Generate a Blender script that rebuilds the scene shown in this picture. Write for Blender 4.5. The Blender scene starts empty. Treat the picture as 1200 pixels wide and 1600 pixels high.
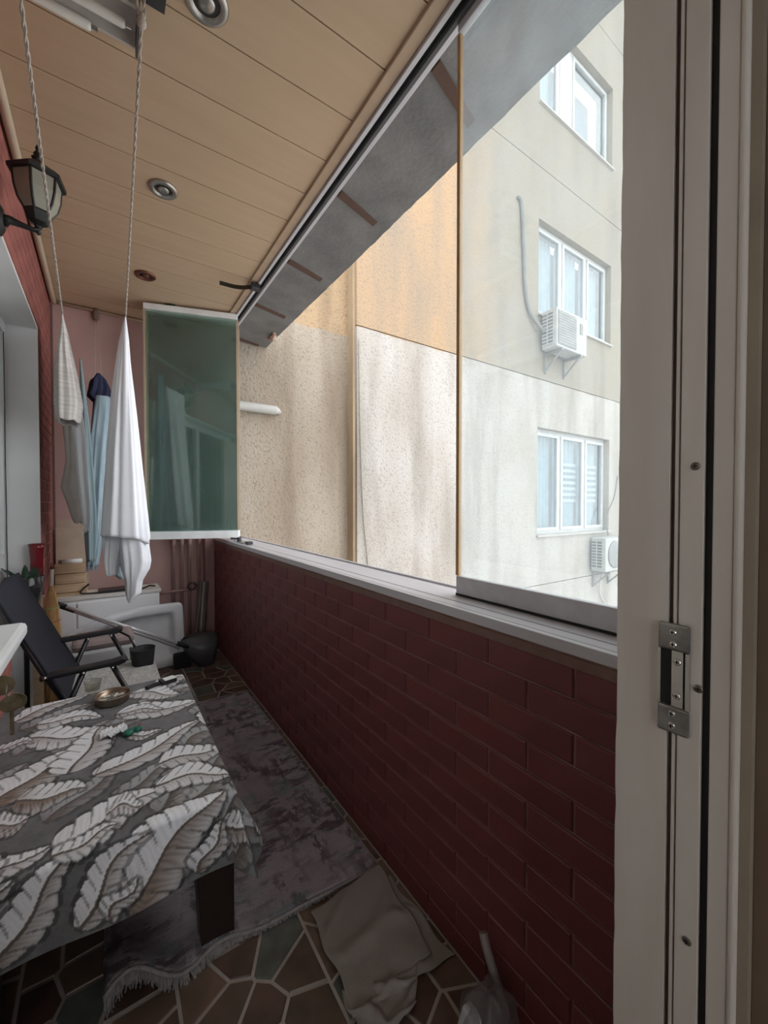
import bpy, math, random
import numpy as np
from mathutils import Vector
random.seed(7); rng = np.random.default_rng(7)
S = bpy.context.scene
COL = S.collection
# ------------------------------------------------------------ camera, world, light, exposure
FPX, YAW, PITCH, HC = 629.0, math.radians(34.7), math.radians(1.05), 1.22
cd = bpy.data.cameras.new('camera'); cam = bpy.data.objects.new('camera', cd); COL.objects.link(cam)
cd.sensor_fit = 'VERTICAL'; cd.sensor_height = 36.0; cd.lens = 36.0 * FPX / 1600.0
cd.clip_start = 0.02; cd.clip_end = 400
cam.location = (0, 0, HC); cam.rotation_euler = (math.pi / 2 - PITCH, 0, -YAW)
S.camera = cam
W = bpy.data.worlds.new('overcast_sky'); S.world = W; W.use_nodes = True
bg = W.node_tree.nodes['Background']; bg.inputs[0].default_value = (0.93, 0.965, 1.0, 1); bg.inputs[1].default_value = 1.0
vs = S.view_settings; vs.view_transform = 'Standard'; vs.look = 'None'; vs.gamma = 1.0; vs.use_curve_mapping = False
vs.exposure = 1.80
# ------------------------------------------------------------ pixel -> world direction (distance always from a touched plane)
Fv = np.array([math.sin(YAW) * math.cos(PITCH), math.cos(YAW) * math.cos(PITCH), -math.sin(PITCH)])
Rv = np.array([math.cos(YAW), -math.sin(YAW), 0]); Uv = np.cross(Rv, Fv)
def at(u, v, **k):
    d = Fv + Rv * (u - 600) / FPX + Uv * (800 - v) / FPX
    a, val = list(k.items())[0]; i = 'xyz'.index(a); c = np.array([0, 0, HC])
    return c + d * (val - c[i]) / d[i]
# ------------------------------------------------------------ materials
MATS = {}
def mat(name, c, rough=0.6, metal=0.0, c2=None, scale=8.0, detail=4.0, bump=0.0, bscale=None, stretch=(1, 1, 1),
        lo=0.35, hi=0.65, spec=0.5, coat=0.0, trans=0.0, rand=0.0):
    if name in MATS: return MATS[name]
    m = bpy.data.materials.new(name); m.use_nodes = True; MATS[name] = m
    nt = m.node_tree; N = nt.nodes; L = nt.links; b = N['Principled BSDF']
    b.inputs['Base Color'].default_value = (*c, 1); b.inputs['Roughness'].default_value = rough
    b.inputs['Metallic'].default_value = metal; b.inputs['Specular IOR Level'].default_value = spec
    b.inputs['Coat Weight'].default_value = coat; b.inputs['Transmission Weight'].default_value = trans
    tc = N.new('ShaderNodeTexCoord'); mp = N.new('ShaderNodeMapping'); mp.inputs['Scale'].default_value = stretch
    L.new(tc.outputs['Object'], mp.inputs['Vector'])
    if c2 is None: c2 = tuple(x * 0.86 for x in c)
    nz = N.new('ShaderNodeTexNoise'); nz.inputs['Scale'].default_value = scale; nz.inputs['Detail'].default_value = detail
    L.new(mp.outputs[0], nz.inputs['Vector'])
    mr = N.new('ShaderNodeMapRange'); mr.inputs[1].default_value = lo; mr.inputs[2].default_value = hi
    L.new(nz.outputs[0], mr.inputs[0])
    mx = N.new('ShaderNodeMix'); mx.data_type = 'RGBA'; mx.inputs[6].default_value = (*c, 1); mx.inputs[7].default_value = (*c2, 1)
    L.new(mr.outputs[0], mx.inputs[0]); out = mx.outputs[2]
    if rand:
        oi = N.new('ShaderNodeObjectInfo'); hs = N.new('ShaderNodeHueSaturation')
        m2 = N.new('ShaderNodeMapRange'); m2.inputs[3].default_value = 1 - rand; m2.inputs[4].default_value = 1 + rand
        L.new(oi.outputs['Random'], m2.inputs[0]); L.new(m2.outputs[0], hs.inputs['Value']); L.new(out, hs.inputs['Color']); out = hs.outputs[0]
    L.new(out, b.inputs['Base Color'])
    if bump:
        n2 = N.new('ShaderNodeTexNoise'); n2.inputs['Scale'].default_value = bscale or scale * 3; n2.inputs['Detail'].default_value = 3
        L.new(mp.outputs[0], n2.inputs['Vector'])
        bp = N.new('ShaderNodeBump'); bp.inputs['Strength'].default_value = 1.0; bp.inputs['Distance'].default_value = bump
        L.new(n2.outputs[0], bp.inputs['Height']); L.new(bp.outputs[0], b.inputs['Normal'])
    return m
def glass(name, tint, refl=1.0, haze=0.0, hazecol=(0.9, 0.95, 1.0), streak=12.0, rough=0.0):
    if name in MATS: return MATS[name]
    m = bpy.data.materials.new(name); m.use_nodes = True; MATS[name] = m
    nt = m.node_tree; N = nt.nodes; L = nt.links; N.remove(N['Principled BSDF']); o = N['Material Output']
    t = N.new('ShaderNodeBsdfTransparent'); t.inputs[0].default_value = (*tint, 1)
    g = N.new('ShaderNodeBsdfGlossy'); g.inputs['Roughness'].default_value = rough; g.inputs[0].default_value = (refl, refl, refl, 1)
    fr = N.new('ShaderNodeFresnel'); ge = N.new('ShaderNodeNewGeometry'); io = N.new('ShaderNodeMapRange')
    io.inputs[3].default_value = 1.5; io.inputs[4].default_value = 1 / 1.5; L.new(ge.outputs['Backfacing'], io.inputs[0]); L.new(io.outputs[0], fr.inputs[0])
    a = N.new('ShaderNodeMixShader'); L.new(fr.outputs[0], a.inputs[0]); L.new(t.outputs[0], a.inputs[1]); L.new(g.outputs[0], a.inputs[2])
    res = a
    if haze > 0:
        d = N.new('ShaderNodeBsdfDiffuse'); d.inputs[0].default_value = (*hazecol, 1)
        tl = N.new('ShaderNodeBsdfTranslucent'); tl.inputs[0].default_value = (*hazecol, 1)
        dm = N.new('ShaderNodeMixShader'); dm.inputs[0].default_value = 0.6; L.new(d.outputs[0], dm.inputs[1]); L.new(tl.outputs[0], dm.inputs[2])
        tc = N.new('ShaderNodeTexCoord'); mp = N.new('ShaderNodeMapping'); mp.inputs['Scale'].default_value = (1, 3, 0.7); mp.inputs['Rotation'].default_value = (0.4, 0, 0)
        L.new(tc.outputs['Object'], mp.inputs['Vector'])
        nz = N.new('ShaderNodeTexNoise'); nz.inputs['Scale'].default_value = streak; nz.inputs['Detail'].default_value = 6
        L.new(mp.outputs[0], nz.inputs['Vector'])
        mr = N.new('ShaderNodeMapRange'); mr.inputs[1].default_value = 0.3; mr.inputs[2].default_value = 0.7
        mr.inputs[3].default_value = haze * 0.72; mr.inputs[4].default_value = haze * 1.28
        L.new(nz.outputs[0], mr.inputs[0])
        h = N.new('ShaderNodeMixShader'); L.new(mr.outputs[0], h.inputs[0]); L.new(a.outputs[0], h.inputs[1]); L.new(dm.outputs[0], h.inputs[2]); res = h
    L.new(res.outputs[0], o.inputs[0]); return m
# ------------------------------------------------------------ mesh helpers
class MB:
    def __init__(s): s.v = []; s.f = []
    def add(s, vs_, fs_):
        n = len(s.v); s.v += [tuple(map(float, p)) for p in vs_]; s.f += [tuple(i + n for i in f) for f in fs_]; return s
    def box(s, x0, x1, y0, y1, z0, z1):
        return s.add([(x0, y0, z0), (x1, y0, z0), (x1, y1, z0), (x0, y1, z0), (x0, y0, z1), (x1, y0, z1), (x1, y1, z1), (x0, y1, z1)],
                     [(0, 3, 2, 1), (4, 5, 6, 7), (0, 1, 5, 4), (1, 2, 6, 5), (2, 3, 7, 6), (3, 0, 4, 7)])
    def tube(s, pts, r, n=10, caps=True):
        pts = [Vector(p) for p in pts]; rs = r if isinstance(r, (list, tuple)) else [r] * len(pts)
        vs_ = []; fs_ = []; ref = None
        for i, p in enumerate(pts):
            d = (pts[min(i + 1, len(pts) - 1)] - pts[max(i - 1, 0)]).normalized()
            if ref is None: ref = Vector((0, 0, 1)) if abs(d.z) < 0.9 else Vector((1, 0, 0))
            a = d.cross(ref).normalized(); b = d.cross(a).normalized(); ref = -b if False else ref
            for k in range(n):
                t = 2 * math.pi * k / n; vs_.append(p + a * math.cos(t) * rs[i] + b * math.sin(t) * rs[i])
        for i in range(len(pts) - 1):
            for k in range(n):
                fs_.append((i * n + k, i * n + (k + 1) % n, (i + 1) * n + (k + 1) % n, (i + 1) * n + k))
        if caps: fs_ += [tuple(range(n - 1, -1, -1)), tuple(range((len(pts) - 1) * n, len(pts) * n))]
        return s.add(vs_, fs_)
    def lathe(s, prof, c, n=24, axis='z', a0=0.0):
        vs_ = []; fs_ = []
        for (r, h) in prof:
            for k in range(n):
                t = a0 + 2 * math.pi * k / n; p = (r * math.cos(t), r * math.sin(t), h)
                if axis == 'x': p = (h, p[0], p[1])
                if axis == 'y': p = (p[0], h, p[1])
                vs_.append((c[0] + p[0], c[1] + p[1], c[2] + p[2]))
        for i in range(len(prof) - 1):
            for k in range(n): fs_.append((i * n + k, i * n + (k + 1) % n, (i + 1) * n + (k + 1) % n, (i + 1) * n + k))
        if prof[0][0] > 1e-6: fs_.append(tuple(range(n - 1, -1, -1)))
        if prof[-1][0] > 1e-6: fs_.append(tuple(range((len(prof) - 1) * n, len(prof) * n)))
        return s.add(vs_, fs_)
    def prism(s, poly, h0, h1, axis='z'):
        n = len(poly); f = {'z': lambda p, h: (p[0], p[1], h), 'y': lambda p, h: (p[0], h, p[1]), 'x': lambda p, h: (h, p[0], p[1])}[axis]
        return s.add([f(p, h0) for p in poly] + [f(p, h1) for p in poly],
                     [tuple(range(n - 1, -1, -1)), tuple(range(n, 2 * n))] + [(i, (i + 1) % n, (i + 1) % n + n, i + n) for i in range(n)])
    def grid(s, g):
        nu, nv = len(g), len(g[0])
        return s.add([p for r in g for p in r], [(i * nv + j, (i + 1) * nv + j, (i + 1) * nv + j + 1, i * nv + j + 1) for i in range(nu - 1) for j in range(nv - 1)])
def fixn(me):
    import bmesh
    bm = bmesh.new(); bm.from_mesh(me); bmesh.ops.recalc_face_normals(bm, faces=bm.faces); bm.to_mesh(me); bm.free()
def obj(name, mb, m, parent=None, smooth=False, bevel=0.0, solid=0.0, sub=0, fix=True):
    me = mb if isinstance(mb, bpy.types.Mesh) else bpy.data.meshes.new(name)
    if not isinstance(mb, bpy.types.Mesh):
        me.from_pydata(mb.v, [], mb.f); me.update()
        if fix: fixn(me)
        if m: me.materials.append(m)
        if smooth: me.polygons.foreach_set('use_smooth', [True] * len(me.polygons))
    o = bpy.data.objects.new(name, me); COL.objects.link(o)
    if parent: o.parent = parent
    if solid:
        q = o.modifiers.new('solid', 'SOLIDIFY'); q.thickness = solid; q.offset = 0
    if bevel:
        q = o.modifiers.new('bevel', 'BEVEL'); q.width = bevel; q.segments = 2; q.limit_method = 'ANGLE'
    if sub:
        q = o.modifiers.new('sub', 'SUBSURF'); q.levels = sub; q.render_levels = sub
    return o
def tag(o, label, cat, group=None, kind=None):
    o['label'] = label; o['category'] = cat
    if group: o['group'] = group
    if kind: o['kind'] = kind
    return o
def thing(name, label, cat, group=None, kind=None, loc=(0, 0, 0)):
    o = bpy.data.objects.new(name, None); COL.objects.link(o); o.location = loc; o.empty_display_size = 0.05
    return tag(o, label, cat, group, kind)
def B(*a): return MB().box(*a)
# ------------------------------------------------------------ palette
M_brick = mat('painted_red_brick', (0.165, 0.042, 0.042), 0.5, c2=(0.135, 0.033, 0.035), scale=5, bump=0.0012, bscale=60, rand=0.05)
M_brickL = mat('red_brick_left', (0.33, 0.112, 0.092), 0.7, c2=(0.26, 0.083, 0.07), scale=6, bump=0.0015, bscale=60, rand=0.1)
M_mortar = mat('pinkish_mortar', (0.30, 0.165, 0.14), 0.85, c2=(0.20, 0.095, 0.08), scale=14, bump=0.001, bscale=90)
M_mortarL = mat('pale_mortar', (0.50, 0.30, 0.25), 0.85, scale=14)
M_panel = mat('beige_ceiling_panel', (0.57, 0.41, 0.275), 0.42, c2=(0.535, 0.38, 0.25), scale=3, stretch=(0.6, 8, 1), bump=0.0001, bscale=60)
M_gap = mat('panel_gap_brown', (0.12, 0.07, 0.045), 0.8)
M_trim = mat('tan_trim', (0.50, 0.36, 0.25), 0.45)
M_alu = mat('grey_aluminium', (0.60, 0.585, 0.615), 0.42, 0.0, c2=(0.52, 0.505, 0.535), scale=4, stretch=(6, 0.4, 6), bump=0.0002)
M_aludark = mat('dark_track', (0.10, 0.10, 0.105), 0.5, 0.3)
M_soffit = mat('grey_rough_concrete', (0.20, 0.194, 0.19), 0.9, c2=(0.145, 0.142, 0.14), scale=6, bump=0.004, bscale=45)
M_rust = mat('rusty_brown', (0.10, 0.055, 0.04), 0.8, scale=20)
M_pink = mat('pink_plaster', (0.52, 0.33, 0.30), 0.75, c2=(0.46, 0.285, 0.265), scale=3, bump=0.0006, bscale=40)
M_pinkpipe = mat('pink_painted_pipe', (0.44, 0.27, 0.25), 0.45, scale=10)
M_white = mat('white_plastic', (0.84, 0.84, 0.84), 0.35, c2=(0.80, 0.80, 0.80), scale=4)
M_whiterail = mat('white_rail', (0.83, 0.83, 0.82), 0.3)
M_jamb = mat('off_white_painted_wood', (0.68, 0.63, 0.58), 0.45, c2=(0.62, 0.565, 0.51), scale=5, stretch=(3, 3, 0.6), bump=0.0005, bscale=25)
M_jambd = mat('dark_groove', (0.12, 0.09, 0.07), 0.8)  # dark brown for the jamb grooves and the tube cap
M_black = mat('black_rubber', (0.008, 0.008, 0.009), 0.6)
M_roomwall = mat('brown_room_wall', (0.20, 0.145, 0.10), 0.8, c2=(0.16, 0.11, 0.075), scale=6)
M_steel = mat('dull_steel', (0.36, 0.35, 0.34), 0.38, 0.85, c2=(0.22, 0.21, 0.20), scale=40)
M_chrome = mat('bright_steel', (0.66, 0.65, 0.63), 0.22, 1.0)
M_amber = mat('amber_seal', (0.46, 0.27, 0.10), 0.35, c2=(0.38, 0.21, 0.08), scale=3)
M_tanseal = mat('tan_seal', (0.44, 0.34, 0.24), 0.4)
M_dust = glass('dusty_pane', (0.97, 0.99, 0.98), 0.9, 0.115, (0.80, 0.90, 0.97), 14.0)
M_green = glass('green_pane', (0.865, 0.935, 0.905), 1.0, 0.07, (0.62, 0.74, 0.70), 5.0)
M_woodd = mat('dark_brown_wood', (0.022, 0.012, 0.009), 0.4, scale=10, stretch=(6, 6, 0.8))
M_blackm = mat('black_metal', (0.012, 0.012, 0.014), 0.35, spec=0.6)
M_navyf = mat('black_navy_fabric', (0.016, 0.017, 0.027), 0.85, scale=60, bump=0.0006, bscale=300)
M_brass = mat('old_brass', (0.17, 0.135, 0.08), 0.42, 0.7, c2=(0.10, 0.075, 0.045), scale=60)
# ------------------------------------------------------------ key dimensions (metres)
XR, XL, YE, ZC = 0.772, -0.314, 3.80, 2.706
# ============================================================ SETTING
# ---- floor with crazy-paving tiles
M_grout = mat('warm_grey_grout', (0.42, 0.36, 0.32), 0.85, scale=20, bump=0.0008, bscale=80)
STN = [mat('brown_stone', (0.15, 0.095, 0.066), 0.42, c2=(0.085, 0.055, 0.042), scale=14, bump=0.0012, bscale=40, rand=0.25),
       mat('umber_stone', (0.10, 0.070, 0.052), 0.42, c2=(0.16, 0.10, 0.07), scale=11, bump=0.0012, bscale=40, rand=0.25),
       mat('grey_green_stone', (0.14, 0.15, 0.13), 0.42, c2=(0.07, 0.078, 0.066), scale=14, bump=0.0012, bscale=40, rand=0.2),
       mat('dark_red_stone', (0.13, 0.07, 0.052), 0.42, c2=(0.065, 0.04, 0.03), scale=12, bump=0.0012, bscale=40, rand=0.25)]
floor = tag(obj('floor', B(-0.46, XR + .02, -0.3, YE, -0.12, 0.0), M_grout), 'crazy paving floor of brown and grey green stones with pale grout', 'floor', kind='structure')
def clip(poly, p, n):
    out = []
    for i in range(len(poly)):
        a, b = poly[i], poly[(i + 1) % len(poly)]
        da = (a[0] - p[0]) * n[0] + (a[1] - p[1]) * n[1]; db = (b[0] - p[0]) * n[0] + (b[1] - p[1]) * n[1]
        if da <= 0: out.append(a)
        if da * db < 0:
            t = da / (da - db); out.append((a[0] + t * (b[0] - a[0]), a[1] + t * (b[1] - a[1])))
    return out
T = 0.325
for ix in range(-2, 2):
    for iy in range(-2, 9):
        x0 = 0.135 + ix * T; y0 = 0.805 + iy * T
        seeds = [(x0 + T * (i + 0.5 + random.uniform(-.38, .38)) / 3, y0 + T * (j + 0.5 + random.uniform(-.38, .38)) / 3) for i in range(3) for j in range(3)]
        for k, sp in enumerate(seeds):
            if (0.07 < sp[0] < 0.68 and 1.2 < sp[1] < 2.55) or sp[1] > 3.5 or sp[1] < 0.3: continue
            g = 0.0042
            poly = [(x0 + g, y0 + g), (x0 + T - g, y0 + g), (x0 + T - g, y0 + T - g), (x0 + g, y0 + T - g)]
            for q, o2 in enumerate(seeds):
                if q == k: continue
                d = Vector((o2[0] - sp[0], o2[1] - sp[1])); L_ = d.length; d /= L_
                mid = (sp[0] + d.x * (L_ / 2 - g), sp[1] + d.y * (L_ / 2 - g)); poly = clip(poly, mid, d)
                if len(poly) < 3: break
            poly = [p for p in poly]
            lim = [(min(max(p[0], -0.455), XR - .002), p[1]) for p in poly]
            if len(lim) < 3: continue
            ar = abs(sum(lim[i][0] * lim[(i + 1) % len(lim)][1] - lim[(i + 1) % len(lim)][0] * lim[i][1] for i in range(len(lim)))) / 2
            if ar < 4e-4: continue
            cx = sum(p[0] for p in lim) / len(lim); cy = sum(p[1] for p in lim) / len(lim)
            n = len(lim); ins = [(p[0] + (cx - p[0]) * .05, p[1] + (cy - p[1]) * .05) for p in lim]
            mb = MB().add([(p[0], p[1], 0.0) for p in lim] + [(p[0], p[1], 0.003) for p in ins],
                          [tuple(range(n, 2 * n))] + [(i, (i + 1) % n, (i + 1) % n + n, i + n) for i in range(n)])
            obj('stone', mb, STN[random.choices([0, 1, 2, 3], [4, 3, 3, 2])[0]], floor)
# ---- brick meshes
def brick_mesh(L_, Hh, d=0.010, ch=0.003):
    me = bpy.data.meshes.new('brick')
    a, b = L_ / 2, Hh / 2
    me.from_pydata([(0, -a, -b), (0, a, -b), (0, a, b), (0, -a, b), (-d + ch, -a, -b), (-d + ch, a, -b), (-d + ch, a, b), (-d + ch, -a, b),
                    (-d, -a + ch, -b + ch), (-d, a - ch, -b + ch), (-d, a - ch, b - ch), (-d, -a + ch, b - ch)], [],
                   [(0, 1, 5, 4), (1, 2, 6, 5), (2, 3, 7, 6), (3, 0, 4, 7), (4, 5, 9, 8), (5, 6, 10, 9), (6, 7, 11, 10), (7, 4, 8, 11), (8, 9, 10, 11), (3, 2, 1, 0)])
    fixn(me); return me
CACHE = {}
def bricks(parent, xf, sgn, y0, y1, z0, z1, course, pitch, m, joint=0.006, off=0.0, prev=''):
    """running bond facing -x (sgn=-1) or +x (sgn=1), face plane at xf"""
    r = int(round(z0 / course)); 
    while r * course < z1 - 1e-4:
        za, zb = max(r * course, z0), min((r + 1) * course, z1); ph = off + (0 if r % 2 == 0 else pitch / 2)
        k = math.floor((y0 - ph) / pitch)
        while ph + k * pitch < y1 - 1e-4:
            ya, yb = max(ph + k * pitch, y0), min(ph + (k + 1) * pitch, y1); k += 1
            if yb - ya < 0.02 or zb - za < 0.02: continue
            key = (round(yb - ya - joint, 3), round(zb - za - joint, 3), m.name)
            if key not in CACHE:
                CACHE[key] = brick_mesh(yb - ya - joint, zb - za - joint); CACHE[key].materials.append(m)
            o = bpy.data.objects.new('brick', CACHE[key]); COL.objects.link(o); o.parent = parent
            o.location = (xf - sgn * (0.010 if sgn < 0 else 0.010) if sgn > 0 else xf + 0.010, (ya + yb) / 2, (za + zb) / 2)
            if sgn > 0: o.rotation_euler = (0, 0, math.pi)
        r += 1
ZB = 0.894
wr = tag(obj('wall_right', B(XR + .0055, 0.985, 0.0, YE, 0.0, ZB + 0.02), M_mortar), 'low dark red brick parapet wall under the aluminium sill', 'wall', kind='structure')
bricks(wr, XR, -1, 0.30, YE, 0.0, ZB, ZB / 13, 0.2215, M_brick, joint=0.0055)
obj('mortar_lip', B(XR - .001, XR + .05, 0.2, YE - .02, ZB - .004, ZB + .017), mat('cement_lip', (0.20, 0.12, 0.10), 0.9, scale=30, bump=0.003, bscale=40), wr)
# ---- sill
sill = tag(thing('window_sill', 'grey aluminium sill track running along the top of the brick parapet', 'sill', kind='structure'), 'grey aluminium sill track running along the top of the brick parapet', 'sill')
obj('sill_plate', B(XR + .012, 1.0, 0.12, YE - .005, ZB + .0205, 0.936), M_alu, sill, bevel=0.002)
obj('inner_rail', B(XR + .004, XR + .022, 0.12, YE - .01, ZB + .020, 0.940), M_alu, sill, bevel=0.002)
obj('track_groove', B(XR + .0225, XR + .030, 0.12, YE - .01, 0.935, 0.9375), M_aludark, sill)
obj('track_groove', B(XR + .072, XR + .0745, 0.12, YE - .01, 0.935, 0.9366), M_aludark, sill)
obj('outer_rail', B(0.975, 0.99, 0.12, YE - .01, 0.936, 0.943), M_alu, sill, bevel=0.002)
# ---- left wall: bricks over and beside the opening, and below the window
wl = thing('wall_left', 'red brick house wall with white lined balcony door opening', 'wall', kind='structure')
YJ, ZT, YD, ZS = 3.085, 2.245, 2.175, 0.675
mb = MB(); xa = XL - .0055
mb.box(-0.62, xa, YJ, YE, 0, ZC); mb.box(-0.62, xa, 0.0, YJ, ZT, ZC); mb.box(-0.46, xa, 0.25, YD, 0, ZS)
obj('wall_core', mb, M_mortarL, wl)
bricks(wl, XL, 1, YJ + .004, YE, 0, ZC, ZB / 13, 0.2215, M_brickL, off=.05)
bricks(wl, XL, 1, 1.55, YJ + .004, ZT + .004, ZC, ZB / 13, 0.2215, M_brickL, off=.05)
bricks(wl, XL, 1, 1.55, YD - .002, 0, ZS, ZB / 13, 0.2215, M_brickL, off=.05)
mb = MB(); mb.box(-0.45, XL + .002, YJ - .012, YJ + .004, 0, ZT + .004); mb.box(-0.45, XL + .002, 0.25, YJ - .012, ZT - .012, ZT + .004)
obj('white_reveal', mb, M_white, wl)
obj('window_sill_board', B(-0.46, XL + .045, 0.25, YD + .03, ZS + .004, 0.738), M_white, wl, bevel=0.018)
# door leaf / window frames set back in the opening
d1 = thing('door_1', 'white plastic balcony door set back inside the left opening', 'door', kind='structure')
mb = MB(); mb.box(-0.50, -0.45, YJ - .07, YJ - .0125, 0.02, ZT - .0125); mb.box(-0.50, -0.45, YD, YD + .06, 0.02, ZT - .0125)
mb.box(-0.50, -0.45, YD + .06, YJ - .07, ZT - .075, ZT - .0125); mb.box(-0.50, -0.45, YD + .06, YJ - .07, 0.02, 0.14); mb.box(-0.49, -0.46, YD + .06, YJ - .07, .14, .95)
obj('frame', mb, M_white, d1); obj('gasket', B(-0.4497, -0.447, YJ - .078, YJ - .070, 0.14, ZT - .08), M_black, d1)
obj('pane', B(-0.482, -0.474, YD + .06, YJ - .07, .95, ZT - .075), glass('clear_pane', (.93, .96, .95)), d1)
w4 = thing('window_4', 'white plastic window beside the balcony door', 'window', kind='structure')
mb = MB(); mb.box(-0.50, -0.45, 0.25, YD, .74, .80); mb.box(-0.50, -0.45, .25, YD, ZT - .075, ZT - .0125); mb.box(-.5, -.45, YD - .06, YD - .001, .8, ZT - .075)
mb.box(-.5, -.45, 1.2, 1.28, .8, ZT - .075); mb.box(-.5, -.45, .25, .31, .8, ZT - .075)
obj('frame', mb, M_white, w4); obj('pane', B(-0.482, -0.474, .31, YD - .06, .8, ZT - .075), MATS['clear_pane'], w4)
wroom = tag(obj('wall_room', B(-0.75, -0.70, 0.0, YE, 0.0, ZC), mat('room_grey', (0.35, 0.33, 0.31), 0.9)), 'grey inner room wall behind the balcony door glass', 'wall', kind='structure')
# ---- end wall
we = tag(obj('wall_end', B(-0.62, 0.985, YE, YE + .12, -0.12, ZC), M_pink), 'pink painted end wall of the balcony', 'wall', kind='structure')
obj('top_trim', MB().tube([(XL, YE - .012, 2.692), (0.80, YE - .012, 2.692)], 0.012, 8), M_trim, we, smooth=True)
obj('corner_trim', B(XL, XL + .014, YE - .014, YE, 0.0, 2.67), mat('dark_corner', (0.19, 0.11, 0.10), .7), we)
obj('beige_patch', B(-0.298, -0.108, YE - .006, YE, 0.60, 1.112), mat('beige_tile', (0.50, 0.38, 0.29), 0.6, scale=5), we)
obj('boxed_duct', B(0.70, XR, YE - .10, YE, 0, 0.93), mat('mauve_paint', (0.36, 0.20, 0.19), .7), we)
# ---- ceiling panels
ce = tag(obj('ceiling', B(-0.80, 0.86, 0.0, YE + .1, ZC + .006, ZC + .06), M_gap), 'tan plastic panel ceiling with brown joints', 'ceiling', kind='structure')
y = 0.04
while y < YE:
    y1 = min(y + 0.2225, YE); g = .0022
    if y1 - y > .03:
        obj('panel', MB().box(XL + .002, 0.806, y + g, y1 - g, ZC, ZC + .006), M_panel, ce)
    y += 0.2225
obj('edge_trim', B(0.803, 0.846, 0.10, YE - .01, ZC - .014, ZC + .006), M_trim, ce, bevel=0.003)
# ---- top track
tt = thing('trim_1', 'dark grey aluminium top track along the ceiling edge', 'track', kind='structure')
obj('inner_channel', B(0.847, 0.864, 0.12, YE - .06, ZC - .026, ZC + .03), M_alu, tt, bevel=.002)
obj('slot', B(0.8645, 0.886, 0.12, YE - .06, ZC - .004, ZC + .03), M_black, tt)
obj('outer_channel', B(0.8865, 0.902, 0.12, YE - .06, ZC - .022, ZC + .03), M_aludark, tt, bevel=.002)
obj('outer_lip', B(0.9025, 0.93, 0.12, YE - .06, ZC - .002, ZC + .03), M_alu, tt, bevel=.002)
# ---- outside soffit with rusty joints
so = thing('ceiling_outside', 'dark grey rough concrete overhang outside the glazing with rusty joints', 'overhang', kind='structure')
ed = [0.0, 1.02, 1.70, 2.35, 3.0, 3.68, YE - .002]
for a, b in zip(ed[:-1], ed[1:]):
    n = 14; xo = [1.272 + random.uniform(-.0025, .0025) for _ in range(n + 1)]
    poly = [(0.931, a), *[(xo[i], a + (b - a) * i / n) for i in range(n + 1)], (0.931, b)]
    obj('slab', MB().prism(poly, ZC + .002 + random.uniform(-.002, .002), ZC + .16), M_soffit, so)
for a in ed[1:-1]:
    obj('rusty_bar', MB().add([(0.935, a, ZC - .004), (1.19, a + .08, ZC - .004), (1.19, a + .12, ZC - .004), (0.935, a + .045, ZC - .004),
                                (0.935, a, ZC + .01), (1.19, a + .08, ZC + .01), (1.19, a + .12, ZC + .01), (0.935, a + .045, ZC + .01)],
                               [(0, 3, 2, 1), (4, 5, 6, 7), (0, 1, 5, 4), (1, 2, 6, 5), (2, 3, 7, 6), (3, 0, 4, 7)]), M_rust, so)
obj('broken_edge', MB().tube([(1.215, 3.42, ZC - .004), (1.235, 3.50, ZC - .006), (1.225, 3.58, ZC - .002)], [.012, .03, .012], 7), mat('flaked_plaster', (.62, .48, .40), .9, c2=(.30, .14, .09), scale=40), so)
# ---- near wall with door frame (camera side)
wn = thing('wall_near', 'plastered near wall with the doorway the camera looks through', 'wall', kind='structure')
mb = MB(); mb.box(0.672, 0.99, 0.14, 0.285, 0, ZC + .05); mb.box(-0.46, -0.262, 0.0, .249, 0, ZC); mb.box(-0.262, 0.672, 0.0, .249, 2.14, ZC)
obj('wall_core', mb, mat('grey_plaster', (.45, .42, .39), .85), wn)
wb = tag(obj('wall_back', B(0.64, 0.99, -0.9, 0.139, 0, ZC), M_roomwall), 'brown room wall at the right edge beside the door frame', 'wall', kind='structure')
rm = thing('wall_room_behind', 'dim room behind the camera beyond the doorway', 'wall', kind='structure')
obj('room_shell', MB().box(-2.5, -1.7, -3.1, -3.0, 0, ZC).box(.5, .9, -3.1, -3.0, 0, ZC).box(-1.7, .5, -3.1, -3.0, 0, .7).box(-1.7, .5, -3.1, -3.0, 2.45, ZC).box(-2.6, -2.5, -3.1, 0.25, 0, ZC).box(-2.6, -.46, .0, .249, 0, ZC).box(0.8, .9, -3.0, -.9, 0, ZC), mat('room_plaster', (.62, .57, .52), .9), rm)
obj('room_ceiling', B(-2.6, 0.99, -3.1, -.001, ZC, ZC + .1), mat('room_ceiling_paint', (.6, .58, .55), .9), rm)
obj('room_floor', B(-2.6, 0.99, -3.1, -.301, -.12, 0), mat('room_floor_wood', (.2, .12, .07), .5), rm)
w5 = thing('window_5', 'unseen window added to let light in from the room behind the camera', 'window', kind='structure')  # unseen window, added so sky light reaches the door frame
obj('frame', MB().box(-1.7, .5, -3.08, -3.02, .7, .77).box(-1.7, .5, -3.08, -3.02, 2.38, 2.45).box(-1.7, -1.63, -3.08, -3.02, .77, 2.38).box(.43, .5, -3.08, -3.02, .77, 2.38).box(-.64, -.56, -3.08, -3.02, .77, 2.38), M_white, w5)
d2 = thing('door_2', 'off white painted door frame with steel strike plate at the right', 'door frame', kind='structure')
XJ = 0.62
def roughedge(y0, y1, x0, x1, jit):
    zs = np.linspace(0, 2.14, 70); mb = MB(); g = []
    ye = [y1 + (random.uniform(-1, 1) * jit) for _ in zs]
    rows = []
    for z, e in zip(zs, ye): rows.append([(x1, y0, z), (x0, y0, z), (x0, e, z), (x1, e, z), (x1, y0, z)])
    return MB().grid(rows)
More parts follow.
